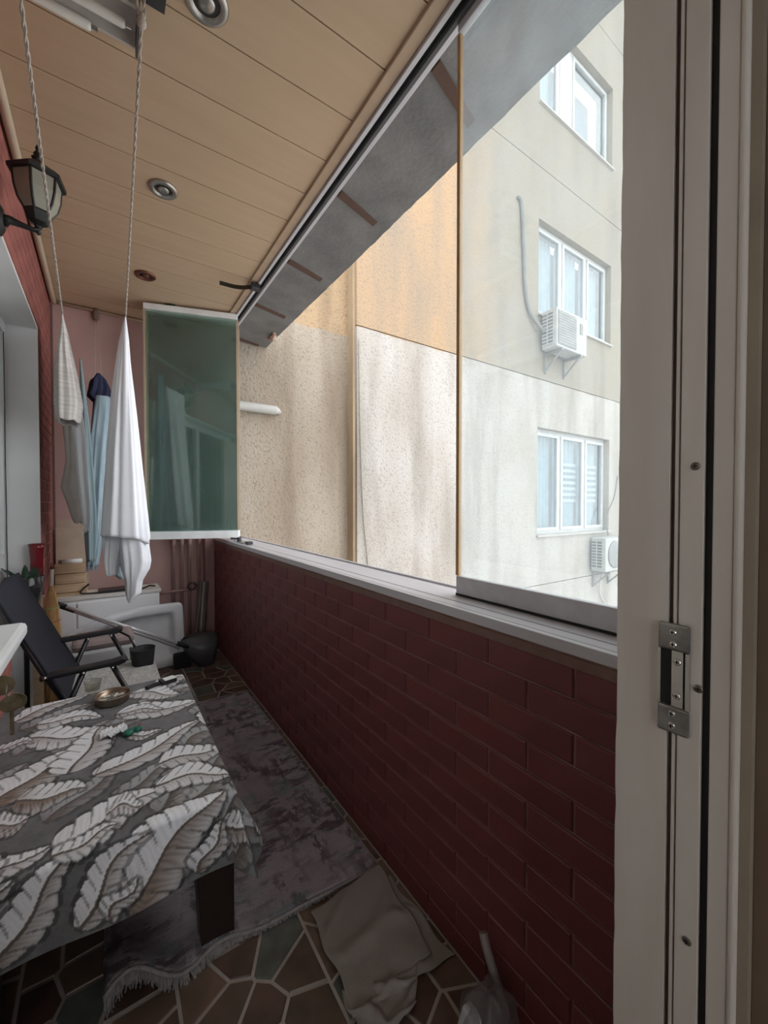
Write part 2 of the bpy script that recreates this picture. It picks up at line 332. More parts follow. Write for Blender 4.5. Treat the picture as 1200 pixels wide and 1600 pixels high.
obj('jamb', roughedge(0.2255, 0.290, XJ, 0.671, 0.0008), M_jamb, d2)
obj('groove', B(XJ + .008, 0.671, 0.2205, 0.2255, 0, 2.14), M_jambd, d2)
obj('bead', B(XJ + .001, 0.671, 0.2155, 0.2200, 0, 2.14), M_jamb, d2, bevel=.0012)
obj('groove', B(XJ + .006, 0.671, 0.2135, 0.2155, 0, 2.14), M_jambd, d2)
obj('stop', B(XJ, 0.671, 0.1875, 0.2135, 0, 2.14), M_jamb, d2, bevel=.001)
obj('seal', B(XJ + .006, 0.671, 0.1785, 0.1875, 0, 2.14), M_black, d2)
obj('casing', B(XJ - .001, 0.671, 0.158, 0.1785, 0, 2.14), M_jamb, d2, bevel=.0015)
obj('casing_bead', B(XJ - .003, 0.671, 0.150, 0.158, 0, 2.14), M_jamb, d2, bevel=.003)
obj('casing_back', B(XJ + .006, 0.671, 0.1395, 0.150, 0, 2.14), mat('tan_casing', (.33, .27, .21), .6), d2)
obj('head', B(-0.262, XJ, 0.15, 0.29, 2.09, 2.139), M_jamb, d2)
obj('hinge_jamb', B(-0.262, -0.245, 0.15, 0.2895, 0, 2.089), M_jamb, d2)
# strike plate
zc = 0.99
def screw(parent, y, z, x, r=.0045, name='screw', m=M_chrome):
    mb = MB().lathe([(r, 0), (r, -.0012), (r * .75, -.0022), (0, -.0024)], (x, y, z), 16, 'x'); nf = len(mb.f); k = r * .55; w = r * .13
    mb.box(x - .0027, x - .0015, y - k, y + k, z - w, z + w).box(x - .0027, x - .0015, y - w, y + w, z - k, z + k)
    s_ = obj(name, mb, m, parent, smooth=False, fix=False); s_.data.materials.append(M_black)
    for p in s_.data.polygons[nf:]: p.material_index = 1
    return s_
pl = obj('strike_plate', MB().box(XJ - .007, XJ - .0002, .1985, .2345, zc - .073, zc - .037).box(XJ - .007, XJ - .0002, .1985, .2345, zc + .037, zc + .073), M_steel, d2, bevel=.003)
mb = MB(); mb.box(XJ - .006, XJ - .0003, .231, .2345, zc - .0369, zc + .0369); mb.box(XJ - .006, XJ - .0003, .1985, .203, zc - .0369, zc + .0369); mb.box(XJ - .004, XJ - .0003, .206, .219, zc - .0369, zc + .0369)
obj('latch_keep', mb, M_chrome, pl); obj('latch_pocket', B(XJ - .0015, XJ - .0001, .203, .231, zc - .0369, zc + .0369), M_black, pl)
for dz, yy, xx in ((.062, .217, .007), (.046, .2165, .007), (-.046, .217, .007), (-.062, .217, .007), (.023, .2125, .004), (-.022, .2125, .004)):
    sc = screw(pl, yy, zc + dz, XJ - xx)
for zz, yy in ((1.269, .197), (.649, .199), (0.985, .1905)):
    screw(d2, yy, zz, XJ, .0052, 'frame_screw', mat('dark_screw', (.20, .17, .14), .4, .7))
# open door leaf at the left (key side), just outside the view
dl = thing('door_3', 'off white balcony door leaf swung open against the left', 'door', kind='structure')
obj('leaf', B(-0.243, -0.205, 0.295, 1.02, 0.01, 2.085), M_jamb, dl, bevel=.002)
obj('lock_plate', B(-0.2049, -0.2025, 0.935, 0.967, 0.83, 1.03), M_steel, dl)
obj('lock_cylinder', MB().tube([(-0.2024, .95, .905), (-0.188, .95, .905)], .0085, 16), M_brass, dl)
# ============================================================ GLAZING
def gpanel(name, label, group, W_, z0, z1, m, seal, bracket=True):
    """panel in local XZ plane, x from 0..W_"""
    r = thing(name, label, 'glass panel', group)
    obj('pane', B(.004, W_ - .004, -.004, .004, z0 + .055, z1 - .04), m, r)
    obj('bottom_rail', B(0, W_, -.011, .011, z0, z0 + .057), M_whiterail if bracket else M_alu, r, bevel=.002)
    obj('top_rail', B(0, W_, -.011, .011, z1 - .042, z1), M_whiterail if bracket else M_alu, r, bevel=.002)
    for xx in (0, W_ - .004): obj('edge_seal', B(xx - .006, xx + .006, -.0065, .0065, z0 + .058, z1 - .043), seal, r)
    return r
fp = gpanel('glazing_panel', 'dusty fixed glass panel with amber edge seal beside the door frame', None, 0.78, .940, 2.703, M_dust, M_amber, False)
fp.location = (0.912, 0.905, 0); fp.rotation_euler = (0, 0, -math.pi / 2)
obj('brush_seal', B(0.0, 0.78, -.0125, .0125, .937, .944), M_black, fp)
ang = math.atan2(3.42 - 3.22, .25 - .86)
for k in range(6):
    lab = 'front green glass panel with white rails, folded inward at the balcony end' if k == 0 else ['', 'second', 'third', 'fourth', 'fifth', 'rearmost'][k] + ' green glass panel in the folded stack, counting back from the front'
    p = gpanel('folded_glass_panel', lab, 'folded glass panels at the far end', .64, .962, 2.688, M_green, M_tanseal)
    if k == 0:
        p.name = 'folded_glass_panel'
    n = Vector((-math.sin(ang), math.cos(ang), 0)); n = n if n.y > 0 else -n
    q = Vector((.855, 3.225, 0)) + n * .034 * k + Vector((math.cos(ang), math.sin(ang), 0)) * random.uniform(0, .004)
    p.location = q; p.rotation_euler = (0, 0, ang)
    if k == 0:
        obj('carrier', MB().box(.43, .50, -.008, .008, 2.6885, 2.700).tube([(.465, 0, 2.695), (.465, .0, 2.712)], .006), M_blackm, p)
hg = thing('sill_latch', 'small black and steel latch bracket on the far end of the sill', 'latch')
obj('base', B(.80, .855, 2.95, 3.16, .9405, .9475), M_chrome, hg); obj('block', B(.81, .85, 2.84, 2.90, .9405, .9600), M_blackm, hg, bevel=.003)
obj('pivot', MB().tube([(.825, 3.10, .9475), (.825, 3.10, .975)], .016, 14), M_blackm, hg); obj('arm', MB().tube([(.825, 3.10, .962), (.79, 3.2, .962)], .007), M_blackm, hg)
lv = thing('track_lever', 'dark bent metal lever hanging below the top track', 'lever')
obj('strap', MB().grid([[(.63 + .18 * t, 2.80 - .09 * t + .02 * math.sin(3 * t), 2.665 + dz + .006 * math.cos(4 * t)) for dz in (-.013, .013)] for t in np.linspace(0, 1, 12)]), mat('dark_bronze', (.05, .045, .035), .4, .6), lv, solid=.004)
obj('pivot', MB().box(.803, .86, 2.68, 2.73, 2.645, 2.68), M_blackm, lv, bevel=.004)
# ============================================================ OUTSIDE WING
YW, YS, XS = 3.655, 3.80, 2.185
def stucco(name, top, low, zsplit, top2=None, xs=None, low2=None, streak=None):
    m = bpy.data.materials.new(name); m.use_nodes = True; nt = m.node_tree; N = nt.nodes; L = nt.links; b = N['Principled BSDF']
    b.inputs['Roughness'].default_value = .95; b.inputs['Specular IOR Level'].default_value = .2
    tc = N.new('ShaderNodeTexCoord'); sx = N.new('ShaderNodeSeparateXYZ'); L.new(tc.outputs['Object'], sx.inputs[0])
    def noise(sc, det, scale3=(1, 1, 1)):
        mp = N.new('ShaderNodeMapping'); mp.inputs['Scale'].default_value = scale3; L.new(tc.outputs['Object'], mp.inputs[0])
        n = N.new('ShaderNodeTexNoise'); n.inputs['Scale'].default_value = sc; n.inputs['Detail'].default_value = det; L.new(mp.outputs[0], n.inputs['Vector']); return n.outputs[0]
    def rng_(x, a, b_, c=0, d=1):
        r = N.new('ShaderNodeMapRange'); r.inputs[1].default_value = a; r.inputs[2].default_value = b_; r.inputs[3].default_value = c; r.inputs[4].default_value = d; L.new(x, r.inputs[0]); return r.outputs[0]
    def mix(f, a, b_):
        x = N.new('ShaderNodeMix'); x.data_type = 'RGBA'
        for s_, i in ((f, 0), (a, 6), (b_, 7)):
            if isinstance(s_, tuple): x.inputs[i].default_value = (*s_, 1)
            elif isinstance(s_, (int, float)): x.inputs[i].default_value = s_
            else: L.new(s_, x.inputs[i])
        return x.outputs[2]
    def addn(a, k):
        q = N.new('ShaderNodeMath'); q.operation = 'MULTIPLY_ADD'; L.new(noise(3, 5), q.inputs[0]); q.inputs[1].default_value = k; L.new(a, q.inputs[2]); return q.outputs[0]
    zz = addn(sx.outputs[2], .10); split = rng_(zz, zsplit + .045, zsplit + .055)
    tcol, lcol = top, low
    if top2: tcol = mix(rng_(addn(sx.outputs[0], 1.0), xs[0], xs[1]), top, top2)  # beige fade along x puts the pane's haze into the wall colour
    if low2: lcol = mix(rng_(noise(1.6, 6, (1, 1, .45)), .42, .62), low, low2)
    c = mix(split, lcol, tcol)
    if streak:   # vertical dirt runs
        c = mix(rng_(noise(2.2, 6, (1, 1, .16)), .47, .68, 0, .75), c, streak)
    peb = noise(48, 2)
    c = mix(rng_(peb, .43, .34, 0, .42), c, tuple(x * .45 for x in low))
    L.new(c, b.inputs['Base Color'])
    bp = N.new('ShaderNodeBump'); bp.inputs['Distance'].default_value = .012; bp.inputs['Strength'].default_value = .9; L.new(peb, bp.inputs['Height']); L.new(bp.outputs[0], b.inputs['Normal'])
    return m
M_wingL = stucco('stained_beige_stucco', (.37, .26, .16), (.35, .30, .24), 3.02, low2=(.29, .235, .18), streak=(.15, .105, .07))
M_wingR = stucco('pebble_dash_render', (.375, .262, .165), (.425, .397, .365), 3.09, top2=(.29, .255, .205), xs=(4.0, 5.0), low2=(.37, .335, .295), streak=(.235, .205, .17))
wo = thing('wall_outside', 'neighbouring wing wall of orange and off white pebble dash render', 'wall', kind='structure')
obj('recessed_bay', B(.986, XS + .3, YS, YS + .25, -9, 12.5), M_wingL, wo)
HX0, HX1 = 5.32, 7.45
HZ = [(0.76, 2.38), (4.06, 5.46), (7.16, 8.56)]
JO = [-9.3, -6.2, -3.1, 0.0, 3.1, 6.22, 9.35, 12.5]
for i, (a, b) in enumerate(zip(JO[:-1], JO[1:])):
    a += .006; b -= .006; h = [hz for hz in HZ if a < hz[0] < b]; x0, x1 = XS, 11.0
    mb = MB()
    if not h: mb.box(x0, x1, YW, YW + .3, a, b)
    else:
        h = h[0]; mb.box(x0, HX0, YW, YW + .3, a, b).box(HX1, x1, YW, YW + .3, a, b).box(HX0, HX1, YW, YW + .3, a, h[0]).box(HX0, HX1, YW, YW + .3, h[1], b)
    obj('facade_panel', mb, M_wingR, wo)
obj('joint_backing', B(XS + .01, 11, YW + .02, YW + .04, -9, 12.4).v and MB().box(XS + .01, HX0 - .05, YW + .02, YW + .04, -9, 12.4).box(HX1 + .05, 11, YW + .02, YW + .04, -9, 12.4), mat('joint_dark', (.25, .22, .19), .95), wo)
obj('corner_strip', B(XS - .03, XS, YW + .03, YS, -9, 12.4), mat('ochre_strip', (.42, .32, .20), .9, c2=(.30, .22, .14), scale=5, stretch=(1, 1, .3)), wo)
M_upvc = mat('outside_white_frame', (.52, .52, .515), .4); M_out = glass('outside_pane', (.86, .91, .94), 1.0); M_curt = mat('pale_curtain', (.42, .45, .45), .9)
M_ink = mat('dim_interior', (.30, .31, .32), .9); M_sand = mat('window_reveal', (.50, .45, .38), .9)
labs = ['white three sash window with curtains above the lower air conditioner', 'white three sash window behind the upper air conditioner', 'topmost white window partly hidden by the concrete overhang']
for i, (z0, z1) in enumerate(HZ):
    w = thing('window_%d' % (i + 1), labs[i], 'window', kind='structure'); yo = YW + .10
    fr = MB(); t = .055
    fr.box(HX0, HX1, yo, yo + .06, z0, z0 + t).box(HX0, HX1, yo, yo + .06, z1 - t, z1).box(HX0, HX0 + t, yo, yo + .06, z0 + t, z1 - t).box(HX1 - t, HX1, yo, yo + .06, z0 + t, z1 - t)
    divs = [HX0 + .72, HX0 + 1.45] if i < 2 else [HX0 + .62, HX0 + .98]
    for d in divs: fr.box(d - .035, d + .035, yo, yo + .06, z0 + t, z1 - t)
    obj('frame', fr, M_upvc, w)
    es = [HX0 + t] + divs + [HX1 - t]
    for k in range(3):
        a = es[k] + (.035 if k else 0); b = es[k + 1] - (.035 if k < 2 else 0); f2 = MB(); s2 = .045; za, zb_ = z0 + t, z1 - t
        f2.box(a, b, yo - .018, yo + .03, za, za + s2).box(a, b, yo - .018, yo + .03, zb_ - s2, zb_).box(a, a + s2, yo - .018, yo + .03, za + s2, zb_ - s2).box(b - s2, b, yo - .018, yo + .03, za + s2, zb_ - s2)
        if not (i == 2 and k == 1):
            sa = obj('sash', f2, M_upvc, w); obj('pane', B(a + s2, b - s2, yo + .004, yo + .010, za + s2, zb_ - s2), M_out, sa)
        else: obj('post', B(a, b, yo - .01, yo + .03, za, zb_), mat('grey_post', (.55, .55, .54), .6), w)
        if i < 2 or k == 0:
            g = [[(a + (b - a) * u, yo + .14 + .02 * math.sin(u * 40), z) for z in (za, zb_)] for u in np.linspace(0, 1, 40)]
            obj('curtain', MB().grid(g), M_curt, w, smooth=True)
        if i == 0 and k > 0:
            for q in range(7): obj('blind_slat', B(a + .05, b - .05, yo + .085, yo + .09, za + .45 + q * .10, za + .50 + q * .10), M_upvc, w)
    obj('outer_sill', B(HX0 - .02, HX1 + .02, YW - .035, yo, z0 - .028, z0 - .001), mat('sill_white', (.42, .40, .37), .6), w)
    obj('room_back', B(HX0 - .1, HX1 + .1, YW + .5, YW + .52, z0 - .1, z1 + .1), M_ink, w)
M_ac = mat('ac_cream', (.42, .415, .40), .5); M_acd = mat('ac_coil', (.13, .13, .13), .7); M_acf = mat('ac_grille', (.24, .24, .235), .6)
def aircon(label, x, z, round_fan):
    r = thing('air_conditioner', label, 'air conditioner', 'outdoor units on the wing wall', loc=(x, YW, z))
    obj('case', B(0, .80, -.29, -.05, 0, .56), M_ac, r, bevel=.012)
    obj('coil', B(-.004, 0.0, -.225, -.06, .05, .52), M_acd, r)
    for k in range(10): obj('coil_slat', B(-.012, -.0045, -.228, -.055, .05 + k * .05, .068 + k * .05), M_ac, r)
    obj('coil_post', B(-.013, -.0045, -.15, -.135, .05, .53), M_ac, r)
    if round_fan:
        obj('fan_grille', MB().lathe([(.23, 0), (.23, -.012), (.20, -.02), (0, -.024)], (.30, -.2905, .28), 32, 'y'), M_acf, r, smooth=True)
    else:
        fg = obj('fan_grille', B(.03, .50, -.300, -.2905, .04, .52), M_acf, r, bevel=.004)
        for k in range(12): obj('grille_bar', B(.04, .49, -.305, -.3005, .06 + k * .038, .066 + k * .038), M_ac, fg)
        obj('side_handle', B(.60, .68, -.298, -.2905, .30, .46), M_acf, r, bevel=.004)
    for xx in (.12, .62): obj('bracket', MB().box(xx, xx + .035, -.30, 0.0, -.04, -.002).box(xx, xx + .035, -.03, 0.0, -.30, -.04).add([(xx, -.28, -.04), (xx + .03, -.28, -.04), (xx + .03, -.03, -.28), (xx, -.03, -.28), (xx, -.25, -.04), (xx + .03, -.25, -.04), (xx + .03, -.03, -.25), (xx, -.03, -.25)], [(0, 1, 2, 3), (4, 7, 6, 5), (0, 4, 5, 1), (3, 2, 6, 7), (0, 3, 7, 4), (1, 5, 6, 2)]), mat('bracket_grey', (.25, .245, .235), .6), r)
    return r
aircon('cream air conditioner under the middle window with square front grille', 5.34, 3.50, False)
aircon('cream air conditioner with round fan below the lowest window', 6.78, .10, True)
def cable(name, label, pts, r, m, cat='cable', n=8):
    P_ = [Vector(p) for p in pts]; out = []
    for i in range(len(P_) - 1):
        a, b = P_[i], P_[i + 1]; pa = P_[max(i - 1, 0)]; pb = P_[min(i + 2, len(P_) - 1)]
        for t in np.linspace(0, 1, 8, endpoint=False):
            out.append(.5 * ((2 * a) + (b - pa) * t + (2 * pa - 5 * a + 4 * b - pb) * t * t + (3 * a - pa - 3 * b + pb) * t ** 3))
    out.append(P_[-1])
    return tag(obj(name, MB().tube(out, r, n), m, smooth=True), label, cat)
M_hose = mat('grey_insulation', (.20, .20, .19), .8)
cable('refrigerant_hose', 'grey insulated hose running down the wing wall to the upper air conditioner', [(4.80, YW - .02, 5.53), (4.88, YW - .025, 5.45), (4.93, YW - .03, 4.8), (4.97, YW - .03, 4.3), (5.08, YW - .04, 3.98), (5.335, YW - .10, 3.75)], .026, M_hose, 'hose')
cable('drain_hose', 'thin pale hose looping below the lower air conditioner', [(7.05, YW - .12, .08), (7.06, YW - .06, -.1), (7.12, YW - .03, -.35), (7.3, YW - .03, -.55)], .010, M_ac, 'hose')
cable('power_cable', 'thin grey cable dropping beside the lowest window to the air conditioner', [(7.75, YW - .01, 1.75), (7.62, YW - .012, 1.35), (7.35, YW - .015, 1.0), (7.32, YW - .06, .68)], .008, M_hose)
cable('wall_wire', 'thin pale wire hanging down the pebble dash beside the corner', [(2.205, YW - .012, 2.95), (2.215, YW - .012, 2.2), (2.25, YW - .012, 1.2), (2.33, YW - .012, .4), (2.36, YW - .012, -.3)], .005, mat('pale_wire', (.34, .30, .25), .8))
dp = tag(obj('drain_pipe', MB().tube([(.987, YS - .055, 2.115), (1.34, YS - .055, 2.115), (1.355, YS - .05, 2.115), (1.39, YS - .0005, 2.115)], [.042, .042, .03, .025], 18), mat('white_pvc', (.46, .445, .415), .5), smooth=False), 'short white plastic drain pipe on the stained wing wall', 'pipe')
tag(obj('ground_outside', B(-30, 40, -40, 30, -9.4, -9.3), mat('pale_concrete_ground', (.48, .46, .43), .9)), 'pale paved yard far below the balcony', 'ground', kind='structure')
# ============================================================ LIGHTS / CEILING THINGS
M_lring = mat('spot_ring_steel', (.42, .40, .37), .3, .8, scale=30); M_lcop = mat('spot_ring_copper', (.22, .09, .06), .35, .7); M_ldark = mat('spot_dark', (.03, .028, .026), .5)
for k, (x, yy, m, lab) in enumerate(((.262, 1.299, M_lring, 'steel recessed ceiling spotlight nearest the camera, cut by the top edge'), (.24, 2.172, M_lring, 'steel recessed ceiling spotlight in the middle of the ceiling'), (.229, 3.047, M_lcop, 'copper coloured recessed spotlight at the far end of the ceiling'))):
    r = thing('ceiling_spotlight', lab, 'spotlight', 'recessed spotlights in the ceiling', loc=(x, yy, ZC))
    obj('ring', MB().lathe([(.060, -.0002), (.062, -.006), (.054, -.012), (.040, -.011), (.038, -.003)], (0, 0, 0), 32), m, r, smooth=True)
    obj('recess', MB().lathe([(.038, -.003), (.034, -.0045), (0, -.0045)], (0, 0, 0), 24), M_ldark, r)
    obj('bulb', MB().lathe([(.024, -.0046), (.024, -.009), (.016, -.012), (0, -.013)], (0, 0, 0), 20), m, r, smooth=True)
fx = thing('fluorescent_light', 'old fluorescent batten light with white reflector hung under the ceiling', 'ceiling light')
obj('backing_plate', B(-.02, .162, 1.30, 1.395, ZC - .012, ZC - .0005), mat('dark_plate', (.06, .06, .058), .5, .3), fx)
obj('reflector', MB().prism([(1.395, ZC - .0005), (1.495, ZC - .0005), (1.515, ZC - .05), (1.505, ZC - .052), (1.485, ZC - .022), (1.415, ZC - .022), (1.392, ZC - .050), (1.385, ZC - .046)], -.45, .092, 'x'), mat('dusty_reflector', (.62, .60, .57), .5, scale=9), fx)
for yy, xe in ((1.505, -.008), (1.44, .075)):
    tb = obj('tube', MB().tube([(-.44, yy, ZC - .062), (xe - .02, yy, ZC - .062), (xe - .012, yy, ZC - .062)], [.013, .013, .010], 14), mat('tube_white', (.82, .80, .74), .25), fx, smooth=True)
    obj('tube_cap', MB().tube([(xe - .012, yy, ZC - .062), (xe + .004, yy, ZC - .062)], .006, 10), M_chrome, tb)
obj('end_cap', B(.0925, .099, 1.39, 1.51, ZC - .078, ZC - .0005), M_aludark, fx)
# wall lantern
M_lan = mat('black_lantern_metal', (.02, .02, .019), .45, .3, scale=30); M_lgl = mat('smoky_lantern_glass', (.30, .29, .24), .25, c2=(.24, .23, .18), scale=6)
ln = thing('wall_lantern', 'black six sided wall lantern with smoky glass on the left wall', 'lantern')
lx, ly, lz = -.196, 2.0, 2.27
def hexring(r, z, n=6, a0=.35): return [(lx + r * math.cos(a0 + 2 * math.pi * k / n), ly + r * math.sin(a0 + 2 * math.pi * k / n), z) for k in range(n)]
def hexloft(prof):
    mb = MB(); vs_ = []; [vs_.extend(hexring(r, z)) for r, z in prof]; n = 6; m_ = len(prof)
    return mb.add(vs_, [(i * n + k, i * n + (k + 1) % n, (i + 1) * n + (k + 1) % n, (i + 1) * n + k) for i in range(m_ - 1) for k in range(n)] + [tuple(range(n - 1, -1, -1)), tuple(range((m_ - 1) * n, m_ * n))])
obj('roof', hexloft([(.088, lz + .165), (.090, lz + .178), (.070, lz + .195), (.030, lz + .222), (.012, lz + .238)]), M_lan, ln)
obj('finial', MB().lathe([(.010, .236), (.018, .246), (.008, .254), (.012, .262), (.004, .275), (.006, .285), (0, .300)], (lx, ly, lz), 12), M_lan, ln, smooth=True)
prof = [(.040, lz + .045), (.058, lz + .075), (.068, lz + .115), (.072, lz + .165)]
for k in range(6):
    ringp = [hexring(r, z) for r, z in prof]; g = [[ringp[i][k], ringp[i][(k + 1) % 6]] for i in range(len(prof))]
    obj('glass_pane', MB().grid(g), M_lgl, ln, solid=.003, smooth=False)
    obj('rib', MB().tube([ringp[i][k] for i in range(len(prof))], .0048, 6), M_lan, ln)
obj('cup', hexloft([(.010, lz - .004), (.030, lz + .008), (.044, lz + .040), (.042, lz + .050)]), M_lan, ln)
obj('tail', MB().lathe([(.004, -.036), (.010, -.028), (.005, -.018), (.012, -.008), (.012, .0)], (lx, ly, lz), 12), M_lan, ln, smooth=True)
obj('arm', MB().tube([(XL + .022, ly, lz - .02), (-.275, ly, lz - .012), (-.24, ly, lz - .018), (-.21, ly, lz - .022), (lx, ly, lz - .015)], [.022, .015, .010, .009, .009], 10), M_lan, ln, smooth=True)
obj('backplate', MB().lathe([(.055, .0005), (.055, .012), (.035, .024), (0, .026)], (XL, ly, lz - .02), 20, 'x'), M_lan, ln)
cable('ceiling_conduit', 'cream conduit running along the top of the left wall', [(-.290, .9, 2.682), (-.290, 2.2, 2.681), (-.291, 3.0, 2.682), (-.292, 3.765, 2.682)], .0165, mat('cream_conduit', (.58, .46, .34), .45), 'conduit', 12)
# ============================================================ CLOTHES LINES AND LAUNDRY
def rope_mb(a, b, r=.0042, sag=0.0):
    a, b = Vector(a), Vector(b); d = (b - a); n = int(d.length / .006); u = d.normalized(); p = u.cross(Vector((1, 0, .3))).normalized(); q = u.cross(p)
    mb = MB()
    for ph in (0, math.pi):
        mb.tube([a + d * (i / n) + (p * math.cos(i * .55 + ph) + q * math.sin(i * .55 + ph)) * r * .55 - Vector((0, 0, sag * 4 * (i / n) * (1 - i / n))) for i in range(n + 1)], r * .72, 5)
    return mb
M_rope = mat('pale_twisted_rope', (.50, .44, .38), .9, c2=(.36, .30, .26), scale=120)
Y1, Y2 = 2.60, 2.60
A1 = at(97, 490, y=Y1); A2 = at(196, 495, y=Y2)
n1 = at(32, 0, z=2.36); d1_ = Vector(n1 - A1); e1 = Vector(A1) + d1_ * ((.2495 - A1[1]) / d1_.y)
r1 = thing('clothes_line', 'pale twisted clothes line passing in front of the wall lantern', 'clothes line', 'ropes of the laundry line')
obj('near_run', rope_mb(e1, Vector(A1) + Vector((0, 0, .003))), M_rope, r1); obj('far_run', rope_mb(Vector(A1) + Vector((0, 0, .003)), (A1[0] - .01, 3.799, A1[2] + .02)), M_rope, r1)
k2 = Vector(at(221, 33, z=2.62)); r2 = thing('clothes_line', 'pale twisted clothes line knotted to the fluorescent light bracket', 'clothes line', 'ropes of the laundry line')
obj('near_run', rope_mb(k2, Vector(A2) + Vector((0, 0, .003))), M_rope, r2); obj('far_run', rope_mb(Vector(A2) + Vector((0, 0, .003)), (A2[0], 3.3, A2[2] + .01)), M_rope, r2)
obj('knot', MB().lathe([(.004, -.02), (.012, -.012), (.013, 0), (.009, .010), (.012, .016), (.004, .024)], k2, 10), M_rope, r2, smooth=True)
obj('hanger_loop', rope_mb(k2 + Vector((.006, -.004, .01)), (k2.x + .006, k2.y - .0, ZC - .012)), M_rope, r2); obj('hanger_loop', rope_mb(k2 + Vector((-.008, -.004, .01)), (k2.x - .012, k2.y - .01, ZC - .012)), M_rope, r2)
def drape(name, label, cat, rows, y0, depth, m, folds=7, amp=.010, tilt=0.0, hem=0.0, seed=0, parent=None, fringe=0, top_hold=None, power=.7):
    R_ = random.Random(seed); N_ = 120; g = []
    zr = [at((a + b) / 2, v, y=y0) for v, a, b in rows]; xl = [at(a, v, y=y0)[0] for v, a, b in rows]; xr = [at(b, v, y=y0)[0] for v, a, b in rows]; zz = [p[2] for p in zr]
    lv_ = np.linspace(0, 1, 70); t0 = np.linspace(0, 1, len(rows))
    # resample by height
    hz = np.array(zz); s = (hz[0] - hz) / (hz[0] - hz[-1]); ph = [R_.uniform(0, 6.28) for _ in range(6)]
    for t in lv_:
        z = hz[0] + (hz[-1] - hz[0]) * t; a = np.interp(t, s, xl); b = np.interp(t, s, xr); c = (a + b) / 2; hw = (b - a) / 2; row = []
        am = amp * min(1, t * 3) * min(1, hw / .03)
        for k in range(N_ + 1):
            th = 2 * math.pi * k / N_; cx, sy = math.cos(th), math.sin(th)
            w = math.sin(folds * th + ph[0] + 1.5 * math.sin(2.2 * t + ph[1])) + .5 * math.sin((folds * 2 + 1) * th + ph[2] + 3 * t)
            ex = math.copysign(abs(cx) ** power, cx); ey = math.copysign(abs(sy) ** .8, sy)
            h = hem * max(0, math.cos(th - tilt)) ** 2 * max(0, t - .75) * 4
            hh = .004 * math.sin(5 * th + ph[3]) * t
            row.append((c + (hw - abs(am) * .5) * ex + am * w * cx, y0 + depth / 2 + (depth / 2) * ey + am * w * sy * .6, z - h - hh))
        g.append(row)
    o = obj(name, MB().grid(g), m, parent, smooth=True, solid=.0015, fix=False)
    if not parent: tag(o, label, cat, 'laundry hung on the lines')
    if fringe:
        mb = MB(); last = g[-1]
        for k in range(0, N_, fringe):
            p = last[k]; l_ = R_.uniform(.02, .05); mb.tube([(p[0], p[1], p[2] + .004), (p[0] + R_.uniform(-.006, .006), p[1], p[2] - l_ * .6), (p[0] + R_.uniform(-.012, .012), p[1], p[2] - l_)], [.0022, .0018, .001], 4)
        fo = obj('fringe', mb, m, o); fo['kind'] = 'stuff'
    return o
M_sheet = mat('white_cotton', (.80, .80, .83), .9, c2=(.75, .75, .79), scale=4, bump=.0015, bscale=25)
M_striped = mat('ribbed_grey_white_cotton', (.62, .58, .55), .95, c2=(.50, .46, .43), scale=16, stretch=(.3, .3, 7), bump=.002, bscale=12)
M_beigec = mat('grey_beige_cotton', (.50, .44, .40), .95, scale=8, bump=.002, bscale=14)
M_blue = mat('light_blue_cotton', (.38, .455, .50), .9, c2=(.22, .30, .35), scale=6, stretch=(3, 3, .6), bump=.002, bscale=16)
M_navy = mat('navy_cotton', (.018, .022, .055), .9, scale=8, bump=.003, bscale=20)
M_teal = mat('grey_teal_towel', (.26, .33, .34), .95, c2=(.20, .28, .31), scale=5, stretch=(2, 2, .6), bump=.002, bscale=30)
sh = drape('hanging_sheet', 'long white cotton sheet hanging from the rope in front of the folded glass', 'sheet',
           [(495, 194, 198), (505, 191, 200), (525, 187, 203), (560, 183, 206), (620, 176, 212), (700, 168, 221), (780, 162, 230), (838, 158, 237)], Y2, .30, M_sheet, 8, .011, seed=3, hem=.05, tilt=-.4)
drape('lower_fold', '', '', [(815, 184, 231), (850, 186, 233), (880, 190, 237), (893, 192, 234), (910, 197, 223), (930, 198, 220), (942, 200, 204)], Y2 + .03, .20, M_sheet, 6, .008, seed=5, parent=sh)
drape('back_fold', '', '', [(815, 161, 200), (860, 161, 194), (880, 162, 188), (900, 166, 184)], Y2 + .12, .14, M_sheet, 5, .006, seed=9, parent=sh)
drape('blue_cloth', 'small light blue cloth corner peeking out below the white sheet', 'cloth', [(512, 194, 197), (600, 186, 200), (840, 176, 196), (870, 172, 197), (890, 168, 196), (905, 186, 195)], Y2 + .36, .08, M_blue, 4, .006, seed=10)
s1 = drape('hanging_towel', 'ribbed grey and white towel hanging from the left rope', 'towel',
      [(490, 96, 98), (510, 92, 104), (545, 86, 110), (580, 83, 118), (625, 82, 126), (645, 84, 124), (655, 86, 122)], Y1, .22, M_striped, 6, .007, seed=11)
drape('white_scarf', 'narrow white fringed scarf hanging under the ribbed towel', 'scarf', [(500, 98, 101), (620, 108, 124), (680, 114, 132), (740, 120, 135), (800, 126, 140), (822, 130, 139)], Y1 + .25, .16, M_sheet, 4, .006, seed=12, fringe=5)
drape('hanging_shirt', 'grey beige shirt hanging lowest on the left rope', 'shirt', [(505, 99, 102), (620, 94, 118), (665, 96, 124), (720, 101, 126), (762, 93, 130), (785, 103, 133), (810, 112, 134), (818, 116, 130)], Y1 + .44, .18, M_beigec, 5, .010, seed=13)
nv = drape('navy_trousers', 'navy garment tied in a bundle on strings at the end wall', 'garment', [(583, 150, 158), (592, 142, 168), (604, 140, 172), (616, 136, 172), (626, 146, 172)], 3.42, .14, M_navy, 5, .012, seed=14)
